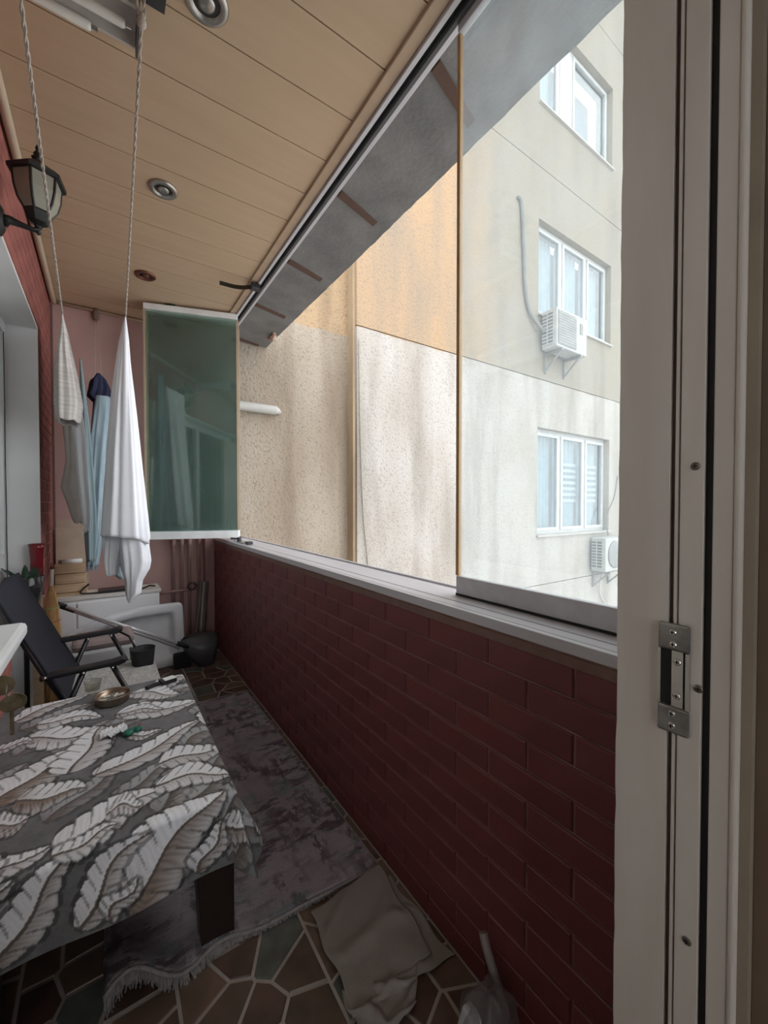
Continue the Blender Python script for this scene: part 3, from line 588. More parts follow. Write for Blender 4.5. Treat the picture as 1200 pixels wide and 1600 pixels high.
drape('trouser_leg', '', '', [(620, 146, 166), (680, 142, 166), (740, 146, 162), (785, 154, 160)], 3.44, .08, M_navy, 4, .006, seed=15, parent=nv)
a_ = at(150, 492, y=3.79); c1 = Vector(at(148, 588, y=3.48)); c2 = Vector(at(159, 588, y=3.48))
obj('hanging_string', MB().tube([(a_[0] - .004, 3.795, a_[2]), c1], .0025, 6).tube([(a_[0] + .004, 3.795, a_[2]), c2], .0025, 6), M_rope, nv)
obj('string_knot', MB().lathe([(.006, -.05), (.020, -.03), (.024, 0), (.018, .03), (.006, .05)], (a_[0], 3.772, a_[2] - .01), 10), mat('brown_cord', (.20, .13, .10), .9), nv, smooth=True)
drape('light_blue_towel', 'light blue towel with fringed end hanging below the navy bundle', 'towel', [(618, 150, 172), (640, 146, 173), (680, 141, 169), (740, 139, 164), (800, 136, 162), (850, 135, 158), (885, 134, 152)], 3.33, .085, M_blue, 5, .008, seed=16, fringe=4)
drape('grey_teal_towel', 'grey teal towel hanging between the scarf and the blue towel', 'towel', [(560, 124, 127), (670, 126, 140), (740, 128, 146), (800, 131, 150), (850, 134, 150), (878, 136, 148)], 3.235, .085, M_teal, 5, .008, seed=17)
# ============================================================ TABLE
tb = thing('coffee_table', 'low dark brown wooden table covered by the feather print cloth', 'table', loc=(0, 0, 0))
TX0, TX1, TY0, TY1, TZ = -.295, .268, 1.105, 1.99, .4575
obj('table_top', B(TX0, TX1, TY0, TY1, TZ - .03, TZ - .002), M_woodd, tb, bevel=.004)
mb = MB(); ya = 1.165
obj('apron', MB().box(-.20, .19, ya, ya + .02, .335, TZ - .03).box(-.20, .19, 1.92, 1.94, .335, TZ - .03).box(-.275, -.255, 1.235, 1.86, .335, TZ - .03).box(.245, .265, 1.235, 1.86, .335, TZ - .03), M_woodd, tb)
def leg(x0, x1, y0, y1, sx, sy):
    t = .018; bx0, bx1 = (x0 + t, x1) if sx > 0 else (x0, x1 - t); by0, by1 = (y0, y1 - t) if sy < 0 else (y0 + t, y1)
    return MB().add([(bx0, by0, .0), (bx1, by0, .0), (bx1, by1, .0), (bx0, by1, .0), (x0, y0, TZ - .03), (x1, y0, TZ - .03), (x1, y1, TZ - .03), (x0, y1, TZ - .03)],
                    [(0, 3, 2, 1), (4, 5, 6, 7), (0, 1, 5, 4), (1, 2, 6, 5), (2, 3, 7, 6), (3, 0, 4, 7)])
for (a, b, sx) in ((.184, .288 - .02, 1), (-.29, -.19, -1)):
    for (c, d, sy) in ((1.155, 1.235, -1), (1.86, 1.94, 1)):
        lo = obj('leg', leg(a, b + (.02 if sx > 0 else 0), c, d, sx, sy), M_woodd, tb, bevel=.003); lo.location.z = .0115 if sx > 0 else .0035
# tablecloth, unfolded coords (u,v), colours computed per vertex
st = .0030
us = np.arange(TX0 - .02, TX1 + .012 + .155, st); vs2 = np.arange(TY0 - .012 - .172, TY1 + .06, st)
U, V = np.meshgrid(us, vs2, indexing='ij')
au = np.maximum(0, U - TX1); av = np.maximum(0, TY0 - V); avf = np.maximum(0, V - TY1); r = np.hypot(au, np.maximum(av, avf))
av2 = np.maximum(av, avf); sgn = np.where(avf > 0, 1.0, -1.0)
th = np.arctan2(av2, au + 1e-9); rho = .016
drop = np.where(r < rho * 1.5708, rho * (1 - np.cos(np.minimum(r / rho, 1.5708))), rho + (r - rho * 1.5708))
outw = np.where(r < rho * 1.5708, rho * np.sin(np.minimum(r / rho, 1.5708)), rho)
corner = (au > 0) & (av2 > 0)
fold = np.where(corner, np.sin(th * 4) ** 2 * .030, 0) + .007 * np.sin(U * 19 + 1) * (av > 0) + .006 * np.sin(V * 17) * (au > 0)
outw = outw + np.maximum(0, drop - rho) * (.10 + np.where(corner, .16, 0)) + fold * np.clip((drop - rho) / .12, 0, 1)
dx = np.where(r > 0, au / np.maximum(r, 1e-9), 0); dy = np.where(r > 0, av2 / np.maximum(r, 1e-9), 0)
PX = np.minimum(U, TX1) + dx * outw; PY = np.clip(V, TY0, TY1) + dy * outw * sgn
PZ = TZ + .0015 - drop + (r == 0) * (.0010 * (1 + np.sin(U * 34 + V * 12)) * .5)
PZ = np.where(corner, np.maximum(PZ, .262), PZ)
bgc = np.array([.135, .133, .137]); 
def vnoise(X, Y_, sc, sd):
    rr = np.random.default_rng(sd); g = rr.random((64, 64)); x = X * sc; y_ = Y_ * sc; xi = np.floor(x).astype(int); yi = np.floor(y_).astype(int); fx_ = x - xi; fy = y_ - yi
    fx_ = fx_ * fx_ * (3 - 2 * fx_); fy = fy * fy * (3 - 2 * fy); G = lambda a, b: g[a % 64, b % 64]
    return (G(xi, yi) * (1 - fx_) + G(xi + 1, yi) * fx_) * (1 - fy) + (G(xi, yi + 1) * (1 - fx_) + G(xi + 1, yi + 1) * fx_) * fy
nn = .5 * vnoise(U + 5, V + 5, 9, 1) + .3 * vnoise(U + 5, V + 5, 45, 2) + .2 * vnoise(U + 5, V + 5, 170, 3)
C_ = bgc[None, None, :] * (.55 + .95 * nn)[..., None]
def feather(p0, p1, bend, Wd, brown=.5, seed=0):
    global C_
    p0 = np.array(p0); p1 = np.array(p1); d = p1 - p0; Ln = np.hypot(*d); d = d / Ln; n = np.array([-d[1], d[0]])
    s = ((U - p0[0]) * d[0] + (V - p0[1]) * d[1]) / Ln; t = (U - p0[0]) * n[0] + (V - p0[1]) * n[1] - bend * 4 * s * (1 - s) - .012 * np.sin(s * 7 + seed)
    sc = np.clip(s, 0, 1); env = np.sin(np.pi * sc ** .62) ** .7
    side = np.where(t > 0, 1.0, -1.0); ph = sc * 6.5 - np.abs(t) / Wd * .9 + np.where(t > 0, .37, .0) + seed * .3
    fr_ = ph - np.floor(ph); Wd = Wd; w = Wd * env * (1 - .20 * fr_ ** 3) * np.where(t > 0, 1.0, .85)
    ins = (s > 0) & (s < 1) & (np.abs(t) < w); near = (s > -.03) & (s < 1.03) & (np.abs(t) < w + .010) & ~ins
    C_[near] *= .42
    barb = .5 + .5 * np.sin((sc - np.abs(t) / Wd * .14) * 115 + 9 * vnoise(U + 3, V + 3, 30, seed + 20))
    white = np.array([.80, .795, .83]); warm = np.array([.27, .205, .165]); dk = np.array([.085, .068, .06])
    k = np.clip((side < 0) * (.35 + brown * .65) * (1.15 - np.abs(t) / np.maximum(w, 1e-6) * .8) + np.clip(.30 - sc, 0, 1) * 2.2 * brown + .22 * (vnoise(U + 7, V + 7, 14, seed + 40) - .5), 0, 1)[..., None]
    col = white * (1 - k) + warm * k
    col = col * (1 - .30 * barb[..., None] * (.35 + k)); lines = (np.minimum(fr_, 1 - fr_) * Ln / 6.5 < .0026) & (np.abs(t) > .30 * w)
    col = np.where(lines[..., None], col * .40 + dk * .2, col)
    rib = np.abs(t) < .0028 + .002 * (1 - sc); col = np.where(rib[..., None], dk * 1.3, col)
    rib2 = (t > .003) & (t < .007); col = np.where(rib2[..., None], np.minimum(col * 1.12, .75), col)
    col = col * (1 - .35 * np.clip((np.abs(t) / np.maximum(w, 1e-6) - .8) * 5, 0, 1) * (side < 0))[..., None]
    C_[ins] = col[ins]
def backfeather(p0, p1, Wd, seed):
    global C_
    save = C_.copy(); feather(p0, p1, .01, Wd, .9, seed); ch_ = np.any(C_ != save, axis=-1)
    C_[ch_] = save[ch_] * .45 + C_[ch_] * .42
rb = random.Random(5)
for k in range(26):
    u0, v0 = rb.uniform(-.33, .30), rb.uniform(.92, 1.95); an = rb.uniform(.25, .9); l_ = rb.uniform(.16, .28)
    backfeather((u0, v0), (u0 + l_ * math.cos(an), v0 + l_ * math.sin(an)), rb.uniform(.04, .06), 60 + k)
def fz(a, b):  # crop4 pixel -> unfolded cloth coordinate
    u, v = a / 2.857, 1040 + b / 2.857; p = at(u, v, z=TZ)
    if p[1] < TY0:
        q = at(u, v, y=TY0 - .02); return (q[0], TY0 - (TZ - q[2]))
    return (p[0], p[1])
FE = [((-40, 640), (340, 375), .012, .050, .9), ((430, 500), (900, 245), -.006, .036, .35), ((240, 830), (750, 545), .012, .045, .15), ((560, 1075), (985, 560), .006, .060, .75),
      ((700, 530), (1040, 470), .004, .038, .1), ((710, 440), (1010, 345), -.01, .040, .2), ((120, 335), (470, 290), -.012, .050, .15), ((60, 625), (380, 560), .01, .042, .85),
      ((-30, 385), (150, 345), .015, .022, .2), ((170, 262), (460, 225), .01, .034, .15), ((60, 250), (390, 125), .006, .036, .35), ((590, 125), (800, 130), .006, .044, .15),
      ((520, 225), (890, 160), -.006, .046, .12), ((330, 480), (470, 270), .012, .045, .2), ((400, 130), (560, 80), .01, .04, .7), ((700, 90), (850, 40), .006, .045, .35), ((540, 210), (730, 190), .0, .022, .2),
      ((480, 660), (640, 620), .01, .030, .2), ((-60, 760), (130, 690), .01, .035, .6), ((560, 330), (720, 300), .01, .02, .5)]
fl = [(fz(*a), fz(*b), bd, wd * 1.6, br) for a, b, bd, wd, br in FE]
fl += [((-.19, .935), (-.055, 1.10), .012, .052, .6), ((-.055, .94), (.075, 1.085), .018, .045, .45), ((-.31, .96), (-.17, 1.10), .01, .05, .5), ((-.26, 1.08), (-.11, 1.155), .01, .05, .3), ((.0, .93), (.06, .99), .01, .03, .3), ((.19, .93), (.255, 1.03), .01, .04, .6), ((-.10, 1.10), (.02, 1.13), .01, .035, .2), ((.24, 1.02), (.34, .99), .01, .05, .7), ((.29, 1.16), (.40, 1.05), .01, .04, .3), ((.275, 1.5), (.38, 1.62), .01, .04, .3), ((-.27, 1.2), (-.2, 1.02), .01, .045, .4), ((.28, 1.28), (.40, 1.36), .01, .04, .5)]
for i, (a, b, bd, wd, br) in sorted(enumerate(fl), key=lambda q: -q[1][3]): feather(a, b, bd, wd, br, i + 1)
nu, nv_ = U.shape
idx = np.arange(nu * nv_).reshape(nu, nv_); fc = np.stack([idx[:-1, :-1], idx[1:, :-1], idx[1:, 1:], idx[:-1, 1:]], -1).reshape(-1, 4)
me = bpy.data.meshes.new('tablecloth'); me.from_pydata(np.stack([PX, PY, PZ], -1).reshape(-1, 3).tolist(), [], fc.tolist()); me.update()
at_ = me.color_attributes.new('print', 'FLOAT_COLOR', 'POINT'); cc = np.ones((nu * nv_, 4), np.float32); cc[:, :3] = np.clip(C_.reshape(-1, 3), 0, 1); at_.data.foreach_set('color', cc.ravel())
me.polygons.foreach_set('use_smooth', [True] * len(me.polygons))
mc = mat('feather_print_cloth', (.5, .5, .5), .6, bump=.0004, bscale=220); N = mc.node_tree.nodes; va = N.new('ShaderNodeVertexColor'); va.layer_name = 'print'
mc.node_tree.links.new(va.outputs[0], N['Principled BSDF'].inputs['Base Color']); me.materials.append(mc)
tag(obj('tablecloth', me, None), 'grey tablecloth printed with large white and brown feathers', 'tablecloth')
# ---- things on the table
ZT0 = TZ + .0030
c = at(176, 1096, z=ZT0); a = thing('ashtray', 'round metal ashtray with cigarette ash near the back of the table', 'ashtray', loc=(c[0], c[1], ZT0))
obj('dish', MB().lathe([(.050, 0), (.056, .004), (.058, .028), (.060, .031), (.056, .031), (.053, .026), (.050, .012), (0, .010)], (0, 0, 0), 40), mat('bronzed_tin', (.40, .33, .26), .28, .9, c2=(.24, .17, .12), scale=20), a, smooth=True)
ash = MB()
for k in range(120):
    t = random.uniform(0, 6.28); q = .043 * math.sqrt(random.random()); s_ = random.uniform(.002, .005); x, y_ = q * math.cos(t), q * math.sin(t); ash.box(x - s_, x + s_, y_ - s_, y_ + s_, .0095, .012 + random.uniform(0, .006))
ao = obj('ash', ash, mat('grey_ash', (.30, .28, .25), .95, c2=(.14, .13, .12), scale=90), a); ao['kind'] = 'stuff'
for k in range(4):
    t = random.uniform(0, 6.28); x, y_ = random.uniform(-.02, .02), random.uniform(-.02, .02)
    obj('cigarette_butt', MB().tube([(x, y_, .020), (x + .022 * math.cos(t), y_ + .022 * math.sin(t), .023)], .0038, 8), mat('butt_paper', (.65, .58, .48), .9), a)
c = at(145, 1078, z=ZT0); gl = thing('glass_jar', 'small clear glass dish behind the ashtray', 'glass', loc=(c[0] - .0, c[1], ZT0))
obj('bowl', MB().lathe([(.022, 0), (.026, .002), (.030, .030), (.031, .038), (.029, .038), (.027, .028), (.022, .006), (0, .005)], (0, 0, 0), 24), glass('jar_glass', (.80, .80, .76), 1.0, .10, (.7, .66, .6)), gl, smooth=True)
c = at(262, 1066, z=ZT0); ck = thing('cigarette_packet', 'small black and white cigarette packet at the far edge of the table', 'packet', loc=(c[0], c[1], ZT0)); ck.rotation_euler = (0, 0, .25)
obj('body', B(-.030, .030, -.020, .020, 0, .016), mat('packet_black', (.015, .015, .018), .4), ck, bevel=.001); obj('white_label', B(-.016, .0285, -.0185, .0185, .0161, .0166), M_white, ck)
c = at(240, 1073, z=ZT0); lt = thing('black_lighter', 'black lighter lying beside the cigarette packet', 'lighter', loc=(c[0], c[1], ZT0)); lt.rotation_euler = (0, 0, .5)
obj('body', B(-.032, .020, -.010, .010, 0, .012), M_blackm, lt, bevel=.003); obj('metal_top', B(.0201, .034, -.009, .009, .001, .011), M_chrome, lt)
c = at(207, 1146, z=ZT0); gp = thing('green_clip', 'green plastic clip lying on the tablecloth', 'clip', loc=(c[0], c[1], ZT0)); gp.rotation_euler = (0, 0, .2)
M_gr = mat('green_plastic', (.012, .13, .085), .3)
obj('jaw', MB().lathe([(.012, 0), (.016, .004), (.016, .012), (.010, .016), (0, .016)], (-.012, 0, 0), 16), M_gr, gp, smooth=True); obj('jaw', MB().lathe([(.010, 0), (.013, .004), (.013, .011), (.008, .014), (0, .014)], (.016, .006, 0), 16), M_gr, gp, smooth=True)
obj('spring', B(-.012, .016, -.003, .008, .004, .013), M_gr, gp, bevel=.002); obj('red_pin', MB().tube([(.010, .020, .006), (.034, .036, .006)], .003, 8), mat('dark_pink', (.25, .06, .08), .5), gp)
c = at(178, 1147, z=ZT0); mb = MB(); g = []
for i in range(16):
    g.append([((i / 15 - .5) * .075, (j / 11 - .5) * .05, .011 + .010 * math.sin(i * 1.3 + j * .9) * math.cos(j * 1.7 + i * .5)) for j in range(12)])
ts = tag(obj('tissue', MB().grid(g), mat('white_paper', (.82, .82, .83), .9), smooth=False, solid=.0008), 'crumpled white tissue beside the green clip', 'tissue'); ts.location = (c[0], c[1], ZT0)
# ---- keys in the open door leaf
ky = thing('key_bunch', 'brass keys hanging from the lock at the left edge', 'keys')
kx, kyy, kz = -.188, .95, .905
obj('inserted_key', MB().tube([(kx - .004, kyy, kz), (kx + .022, kyy, kz)], .0026, 8).prism([(kx + .020 + .017 * (1 + math.cos(t)), kz + .017 * math.sin(t)) for t in np.linspace(0, 2 * math.pi, 20, endpoint=False)], kyy - .0012, kyy + .0012, 'y'), M_brass, ky)
rx = kx + .044
obj('ring', MB().tube([(rx, kyy + .012 * math.sin(t), kz - .012 + .013 * math.cos(t)) for t in np.linspace(0, 2 * math.pi, 24)], .0011, 6), M_steel, ky)
for k, (dx_, dyy, ph) in enumerate(((.004, .003, .1), (-.002, -.002, -.05))):
    x, y_ = rx + .006 + dx_, kyy + dyy; z = kz - .024
    q = obj('hanging_key', MB().prism([(x + .0155 * math.sin(t), z - .010 + .0145 * math.cos(t)) for t in np.linspace(0, 2 * math.pi, 22, endpoint=False)], y_ - .0012, y_ + .0012, 'y').box(x - .0045 + k * .006 - .003, x - .0045 + k * .006 + .002, y_ - .001, y_ + .001, z - .068 + k * .003, z - .022), M_brass, ky)
# ============================================================ RUG AND FLOOR CLOTH
def rugmat():
    m = mat('faded_mauve_grey_rug', (.36, .31, .33), .95, c2=(.285, .245, .265), scale=9, bump=.0025, bscale=160); nt = m.node_tree; N = nt.nodes; L = nt.links; b = N['Principled BSDF']
    base = b.inputs['Base Color'].links[0].from_socket; tc = [n for n in N if n.type == 'TEX_COORD'][0]
    def nz(sc, st_, det, a, b_, amt, col, src, loc=(0, 0, 0)):
        mp = N.new('ShaderNodeMapping'); mp.inputs['Scale'].default_value = st_; mp.inputs['Location'].default_value = loc; L.new(tc.outputs['Object'], mp.inputs[0])
        n = N.new('ShaderNodeTexNoise'); n.inputs['Scale'].default_value = sc; n.inputs['Detail'].default_value = det; n.inputs['Roughness'].default_value = .7; L.new(mp.outputs[0], n.inputs[0])
        r = N.new('ShaderNodeMapRange'); r.inputs[1].default_value = a; r.inputs[2].default_value = b_; r.inputs[4].default_value = amt; L.new(n.outputs[0], r.inputs[0])
        k2_ = N.new('ShaderNodeTexNoise'); k2_.inputs['Scale'].default_value = 3.2; k2_.inputs['Detail'].default_value = 3; L.new(mp.outputs[0], k2_.inputs[0])
        k3 = N.new('ShaderNodeMapRange'); k3.inputs[1].default_value = .42; k3.inputs[2].default_value = .58; L.new(k2_.outputs[0], k3.inputs[0])
        k4 = N.new('ShaderNodeMath'); k4.operation = 'MULTIPLY'; L.new(k3.outputs[0], k4.inputs[0]); L.new(r.outputs[0], k4.inputs[1]); r = k4
        x = N.new('ShaderNodeMix'); x.data_type = 'RGBA'; L.new(r.outputs[0], x.inputs[0]); L.new(src, x.inputs[6]); x.inputs[7].default_value = (*col, 1); return x.outputs[2]
    o = nz(9, (1, 2.6, 1), 8, .49, .54, .9, (.085, .052, .066), base)
    o = nz(9, (2.4, 1, 1), 8, .50, .55, .8, (.08, .05, .062), o, (3, 0, 0))
    o = nz(7, (1.5, 2.2, 1), 6, .52, .58, .6, (.15, .21, .22), o, (9, 4, 0))
    L.new(o, b.inputs['Base Color']); return m
M_rug = rugmat()
RX0, RX1 = -.015, .742; g = []
ss = np.linspace(0, 1, 90); tt_ = np.linspace(0, 1, 120)
def rugp(s, t):
    ynear = 1.160 - .055 * s; x = RX0 + (RX1 - RX0) * s; y_ = ynear + (2.645 - ynear) * t
    cr = math.exp(-((s / .34) ** 2 + (t / .10) ** 2)) ; z = .0105 + cr * (.030 * (math.sin(s * 22 + t * 9) * .5 + .5) + .012)
    y_ += cr * .03 * math.sin(s * 20); return (x, y_, z)
rug = thing('floor_rug', 'faded grey mauve rug with plum marks and curled fringed corner', 'rug')
obj('pile', MB().grid([[rugp(s, t) for t in tt_] for s in ss]), M_rug, rug, smooth=True, solid=.006)
M_frg = mat('rug_fringe_grey', (.30, .275, .27), .95, c2=(.22, .20, .20), scale=80, bump=.003, bscale=150)
def brd(s):
    p = Vector(rugp(s, 0)); return p
obj('near_binding', MB().tube([brd(s) + Vector((0, -.004, -.0005)) for s in np.linspace(0, 1, 90)], .0055, 7), M_frg, rug, smooth=True)
obj('side_binding', MB().tube([Vector(rugp(1, t)) for t in tt_], .004, 6), M_frg, rug, smooth=True)
obj('far_binding', MB().tube([Vector(rugp(s, 1)) for s in ss], .004, 6), M_frg, rug, smooth=True)
mb = MB()
for i in range(520):
    s = i / 519; p = brd(s); l_ = random.uniform(.008, .016) * (1.0 + 1.6 * max(0, 1 - s * 2.5)); e = random.uniform(-.008, .008)
    mb.tube([p, p + Vector((e * .5, -l_ * .6, -(p.z - .006) * .5)), Vector((p.x + e, p.y - l_, max(.0055, p.z - .02)))], [.002, .0018, .0012], 4)
fo = obj('fringe', mb, M_frg, rug); fo['kind'] = 'stuff'
M_mat = mat('taupe_cotton', (.27, .235, .215), .95, c2=(.24, .21, .19), scale=4, bump=.0008, bscale=160)
def quadcloth(cs, z0, wr, seed, n=60):
    R_ = np.random.default_rng(seed); ph = R_.uniform(0, 6, 8); g = []
    for i in range(n):
        row = []
        for j in range(n):
            s, t = i / (n - 1), j / (n - 1); c_ = [Vector(q) for q in cs]; p = c_[0] * (1 - s) * (1 - t) + c_[1] * s * (1 - t) + c_[2] * s * t + c_[3] * (1 - s) * t
            e = min(s, 1 - s, t, 1 - t); f_ = min(1, .25 + e * 6)
            z = z0 + wr * f_ * (max(0, math.sin(9 * s + 5 * t + ph[0] + 2 * math.sin(3 * t + ph[1]))) ** 3 + .6 * max(0, math.sin(7 * t - 6 * s + ph[2] + 1.5 * math.sin(4 * s))) ** 3 + .25 * math.sin(15 * s + ph[3]) * math.sin(13 * t + ph[4]) + .25)
            w_ = .006 * math.sin(11 * s + ph[5]) + .004 * math.sin(17 * t + ph[6])
            row.append((p.x + w_, p.y + .7 * w_, z))
        g.append(row)
    return MB().grid(g)
fc_ = thing('floor_cloth', 'folded taupe cloth lying on the floor against the brick wall', 'cloth')
obj('lower_layer', quadcloth([(.50, .80, 0), (.50, 1.06, 0), (.752, 1.05, 0), (.758, .76, 0)], .0075, .006, 4), M_mat, fc_, smooth=True, solid=.003)
obj('upper_layer', quadcloth([(.468, .80, 0), (.480, 1.078, 0), (.742, 1.100, 0), (.716, .805, 0)], .0165, .0075, 2), M_mat, fc_, smooth=True, solid=.003)
obj('front_fold', quadcloth([(.46, .72, 0), (.465, .86, 0), (.66, .80, 0), (.60, .735, 0)], .012, .012, 8, 40), M_mat, fc_, smooth=True, solid=.003)
# ---- plastic bag at the bottom right with bottle and tube
bgp = thing('plastic_bag', 'crumpled clear plastic bag with teal printed packet at the bottom right', 'bag', loc=(.665, .605, 0))
def blob(rx_, ry_, rz_, c_, amp, seed, n=28):
    R_ = random.Random(seed); ph = [R_.uniform(0, 6) for _ in range(6)]; g = []
    for i in range(n + 1):
        a_ = math.pi * i / n; row = []
        for j in range(n * 2 + 1):
            b_ = 2 * math.pi * (j % (n * 2)) / (n * 2); q = 1 + amp * (math.sin(5 * b_ + ph[0] + 3 * a_) + .7 * math.sin(9 * b_ - 4 * a_ + ph[1]) + .5 * math.sin(7 * a_ + ph[2] + 2 * b_))
            row.append((c_[0] + rx_ * math.sin(a_) * math.cos(b_) * q, c_[1] + ry_ * math.sin(a_) * math.sin(b_) * q, max(.0045, c_[2] + rz_ * math.cos(a_) * q)))
        g.append(row)
    return MB().grid(g)
obj('film', blob(.075, .06, .075, (.02, -.02, .062), .06, 3), glass('bag_film', (.80, .78, .77), .9, .22, (.55, .52, .52), 20), bgp, smooth=True)
obj('packet', MB().prism([(-.050, .005), (.0, .005), (.005, .085), (-.004, .112), (-.028, .116), (-.045, .085)], -.018, .012, 'y'), mat('packet_white', (.50, .50, .52), .4), bgp, bevel=.006)
obj('teal_print', MB().prism([(-.044, .02), (-.004, .03), (-.008, .06), (-.026, .078), (-.040, .062)], -.0195, -.0182, 'y'), mat('teal_ink', (.02, .26, .24), .4), bgp)
cable('tube_roll', 'bent grey plastic hose standing against the brick wall beside the bag', [(.748, .655, .176), (.744, .640, .150), (.748, .620, .105), (.756, .60, .05), (.757, .590, .014)], .0105, mat('grey_hose', (.26, .215, .205), .55), 'hose', 14)
# ============================================================ CAMP CHAIR
ch = thing('camp_chair', 'black folding camp chair with flat armrests behind the table', 'chair')
YN, YF = 2.21, 2.76; tr = .0115
def armrest(yc):
    pts = [(-.235, .500), (.02, .512), (.060, .520), (.078, .512), (.072, .494), (.045, .484), (-.01, .486), (-.235, .476)]
    return MB().prism(pts, yc - .022, yc + .022, 'y')
for yc in (YN, YF):
    obj('armrest', armrest(yc), M_blackm, ch, bevel=.007)
    obj('back_post', MB().tube([(-.10, yc, .265), (-.215, yc, .488), (-.372, yc, .845)], tr, 10), M_blackm, ch, smooth=True)
    obj('front_strut', MB().tube([(.02, yc + .0, .485), (.155, yc, .17), (.215, yc, .0135)], tr, 10), M_blackm, ch, smooth=True)
    obj('rear_strut', MB().tube([(-.085, yc, .485), (-.19, yc, .22), (-.270, yc, .0135)], tr, 10), M_blackm, ch, smooth=True)
    for px_, pz in ((-.215, .490), (-.085, .480), (.022, .480)):
        obj('rivet', MB().lathe([(.007, 0), (.007, -.004), (0, -.006)], (px_, yc - .022, pz), 12, 'y'), M_chrome, ch)
g = []
for i in range(24):
    s = i / 23; row = []
    for j in range(16):
        t = j / 15; sagx = -.035 * math.sin(math.pi * t) * math.sin(math.pi * min(1, s + .15)); z = .30 + .57 * s; x = -.115 - .258 * s
        row.append((x + sagx, YN - .012 + (YF - YN + .024) * t, z + (.012 * math.sin(math.pi * t) if i == 23 else 0)))
    g.append(row)
obj('backrest', MB().grid(g), M_navyf, ch, smooth=True, solid=.008)
obj('seat', MB().grid([[(-.13 + .34 * i / 15, YN + (YF - YN) * j / 15, .30 - .02 * math.sin(math.pi * j / 15)) for j in range(16)] for i in range(16)]), M_navyf, ch, smooth=True, solid=.006)
obj('cross_bar', MB().tube([(.20, YN, .305), (.20, YF, .305)], tr, 10).tube([(-.10, YN, .285), (-.10, YF, .285)], tr, 10), M_blackm, ch, smooth=True)
cup = obj('cup_holder', MB().lathe([(.040, .26), (.048, .28), (.060, .415), (.062, .418), (.058, .418), (.046, .29), (0, .28)], (.165, 2.61, 0), 24), mat('dark_grey_fabric', (.028, .028, .032), .8), ch, smooth=True)
obj('cup_strap', MB().tube([(.06, YF - .02, .495), (.105, 2.70, .47), (.13, 2.656, .414)], .006, 8), M_blackm, cup, smooth=True)
g = []
for i in range(40):
    row = []
    for j in range(40):
        s, t = i / 39, j / 39; x = -.145 + .37 * s; y_ = YN + .03 + (YF - YN - .06) * t
        row.append((x, y_, .318 + .012 * math.sin(math.pi * s) * math.sin(math.pi * t) + .003 * math.sin(20 * s) * math.sin(17 * t) - .05 * max(0, s - .85) * 4 * (s - .85)))
    g.append(row)
tag(obj('seat_cover', MB().grid(g), mat('white_knotted_wool', (.60, .58, .56), .95, c2=(.40, .385, .37), scale=70, bump=.006, bscale=90), smooth=True, solid=.012), 'white knotted seat pad lying on the camp chair', 'seat pad')
# ============================================================ FAR END CLUTTER
cb = thing('low_cabinet', 'low white cabinet against the pink end wall', 'cabinet', loc=(0, 0, 0))
obj('body', B(-.305, .335, 3.50, 3.735, .004, .555), M_white, cb, bevel=.006); obj('top_board', B(-.31, .345, 3.49, 3.74, .5555, .580), mat('cream_board', (.74, .71, .66), .5), cb, bevel=.003)
obj('side_door', B(-.300, -.175, 3.488, 3.4995, .03, .535), M_white, cb, bevel=.003); obj('front_door', B(-.165, .330, 3.488, 3.4995, .03, .535), M_white, cb, bevel=.003)
bd = thing('wooden_planks', 'short stack of raw wooden planks on the white cabinet', 'planks')
M_raww = mat('raw_pine', (.60, .43, .28), .7, c2=(.50, .34, .20), scale=8, stretch=(.6, 6, 6))
for k, (a, b, h) in enumerate(((.5805, .602, 0), (.606, .664, .002), (.668, .734, .006), (.738, .800, .002))): obj('plank', B(-.296 + h, -.115 - h, 3.56, 3.70, a, b), M_raww, bd, bevel=.002)
tag(obj('board', B(-.296, -.112, 3.722, 3.736, .582, 1.05), mat('beige_board', (.55, .42, .32), .6)), 'beige board standing behind the wooden planks', 'board')
tp = thing('white_tube', 'white tube with dark cap lying on the wooden planks', 'tube'); obj('body', MB().tube([(-.255, 3.62, .8165), (-.14, 3.62, .8165)], .0160, 14), M_white, tp, smooth=True); obj('cap', MB().tube([(-.275, 3.62, .8165), (-.2552, 3.62, .8165)], .012, 14), M_jambd, tp)
cable('black_cable', 'black cable trailing over the cabinet top', [(-.10, 3.545, .655), (-.15, 3.53, .60), (-.05, 3.53, .588), (.1, 3.525, .588), (.22, 3.53, .588), (.27, 3.52, .605), (.31, 3.58, .588)], .006, M_black)
tag(obj('dark_tray', B(-.05, .17, 3.56, 3.70, .5805, .592), M_blackm, bevel=.003), 'flat dark tray lying on the cabinet top', 'tray')
# shower tray standing on edge
ty = 3.40; N2 = 60
def outline(inset):
    x0, x1 = -.295 + inset, .490 - inset; pts = []
    for k in range(N2 + 1):
        s = k / N2; x = x0 + (x1 - x0) * s; top = .470 - inset - .17 * max(0, 1 - s / .75) ** 2.2
        if s > .955: top -= .03 * ((s - .955) / .045) ** 2
        pts.append((x, top))
    return pts
def traymesh():
    mb = MB(); lv2 = [(0, 0.0), (0, -.03), (.006, -.036), (.055, -.036), (.068, -.028), (.085, .012), (.105, .022)]; rows = []
    for ins, dy_ in lv2:
        top = outline(ins); lo = .006 + ins * 1.0; row = [(x, ty + dy_ - (z * -.10), z) for x, z in top] + [(x, ty + dy_ - (lo * -.10), lo) for x, z in reversed(top)]
        row.append(row[0]); rows.append(row)
    mb.grid(rows); n = len(rows[0]) - 1; last = (len(rows) - 1) * (n + 1)
    h = N2 + 1
    for k in range(N2): mb.f.append((last + k, last + k + 1, last + n - 2 - k, last + n - 1 - k))
    return mb
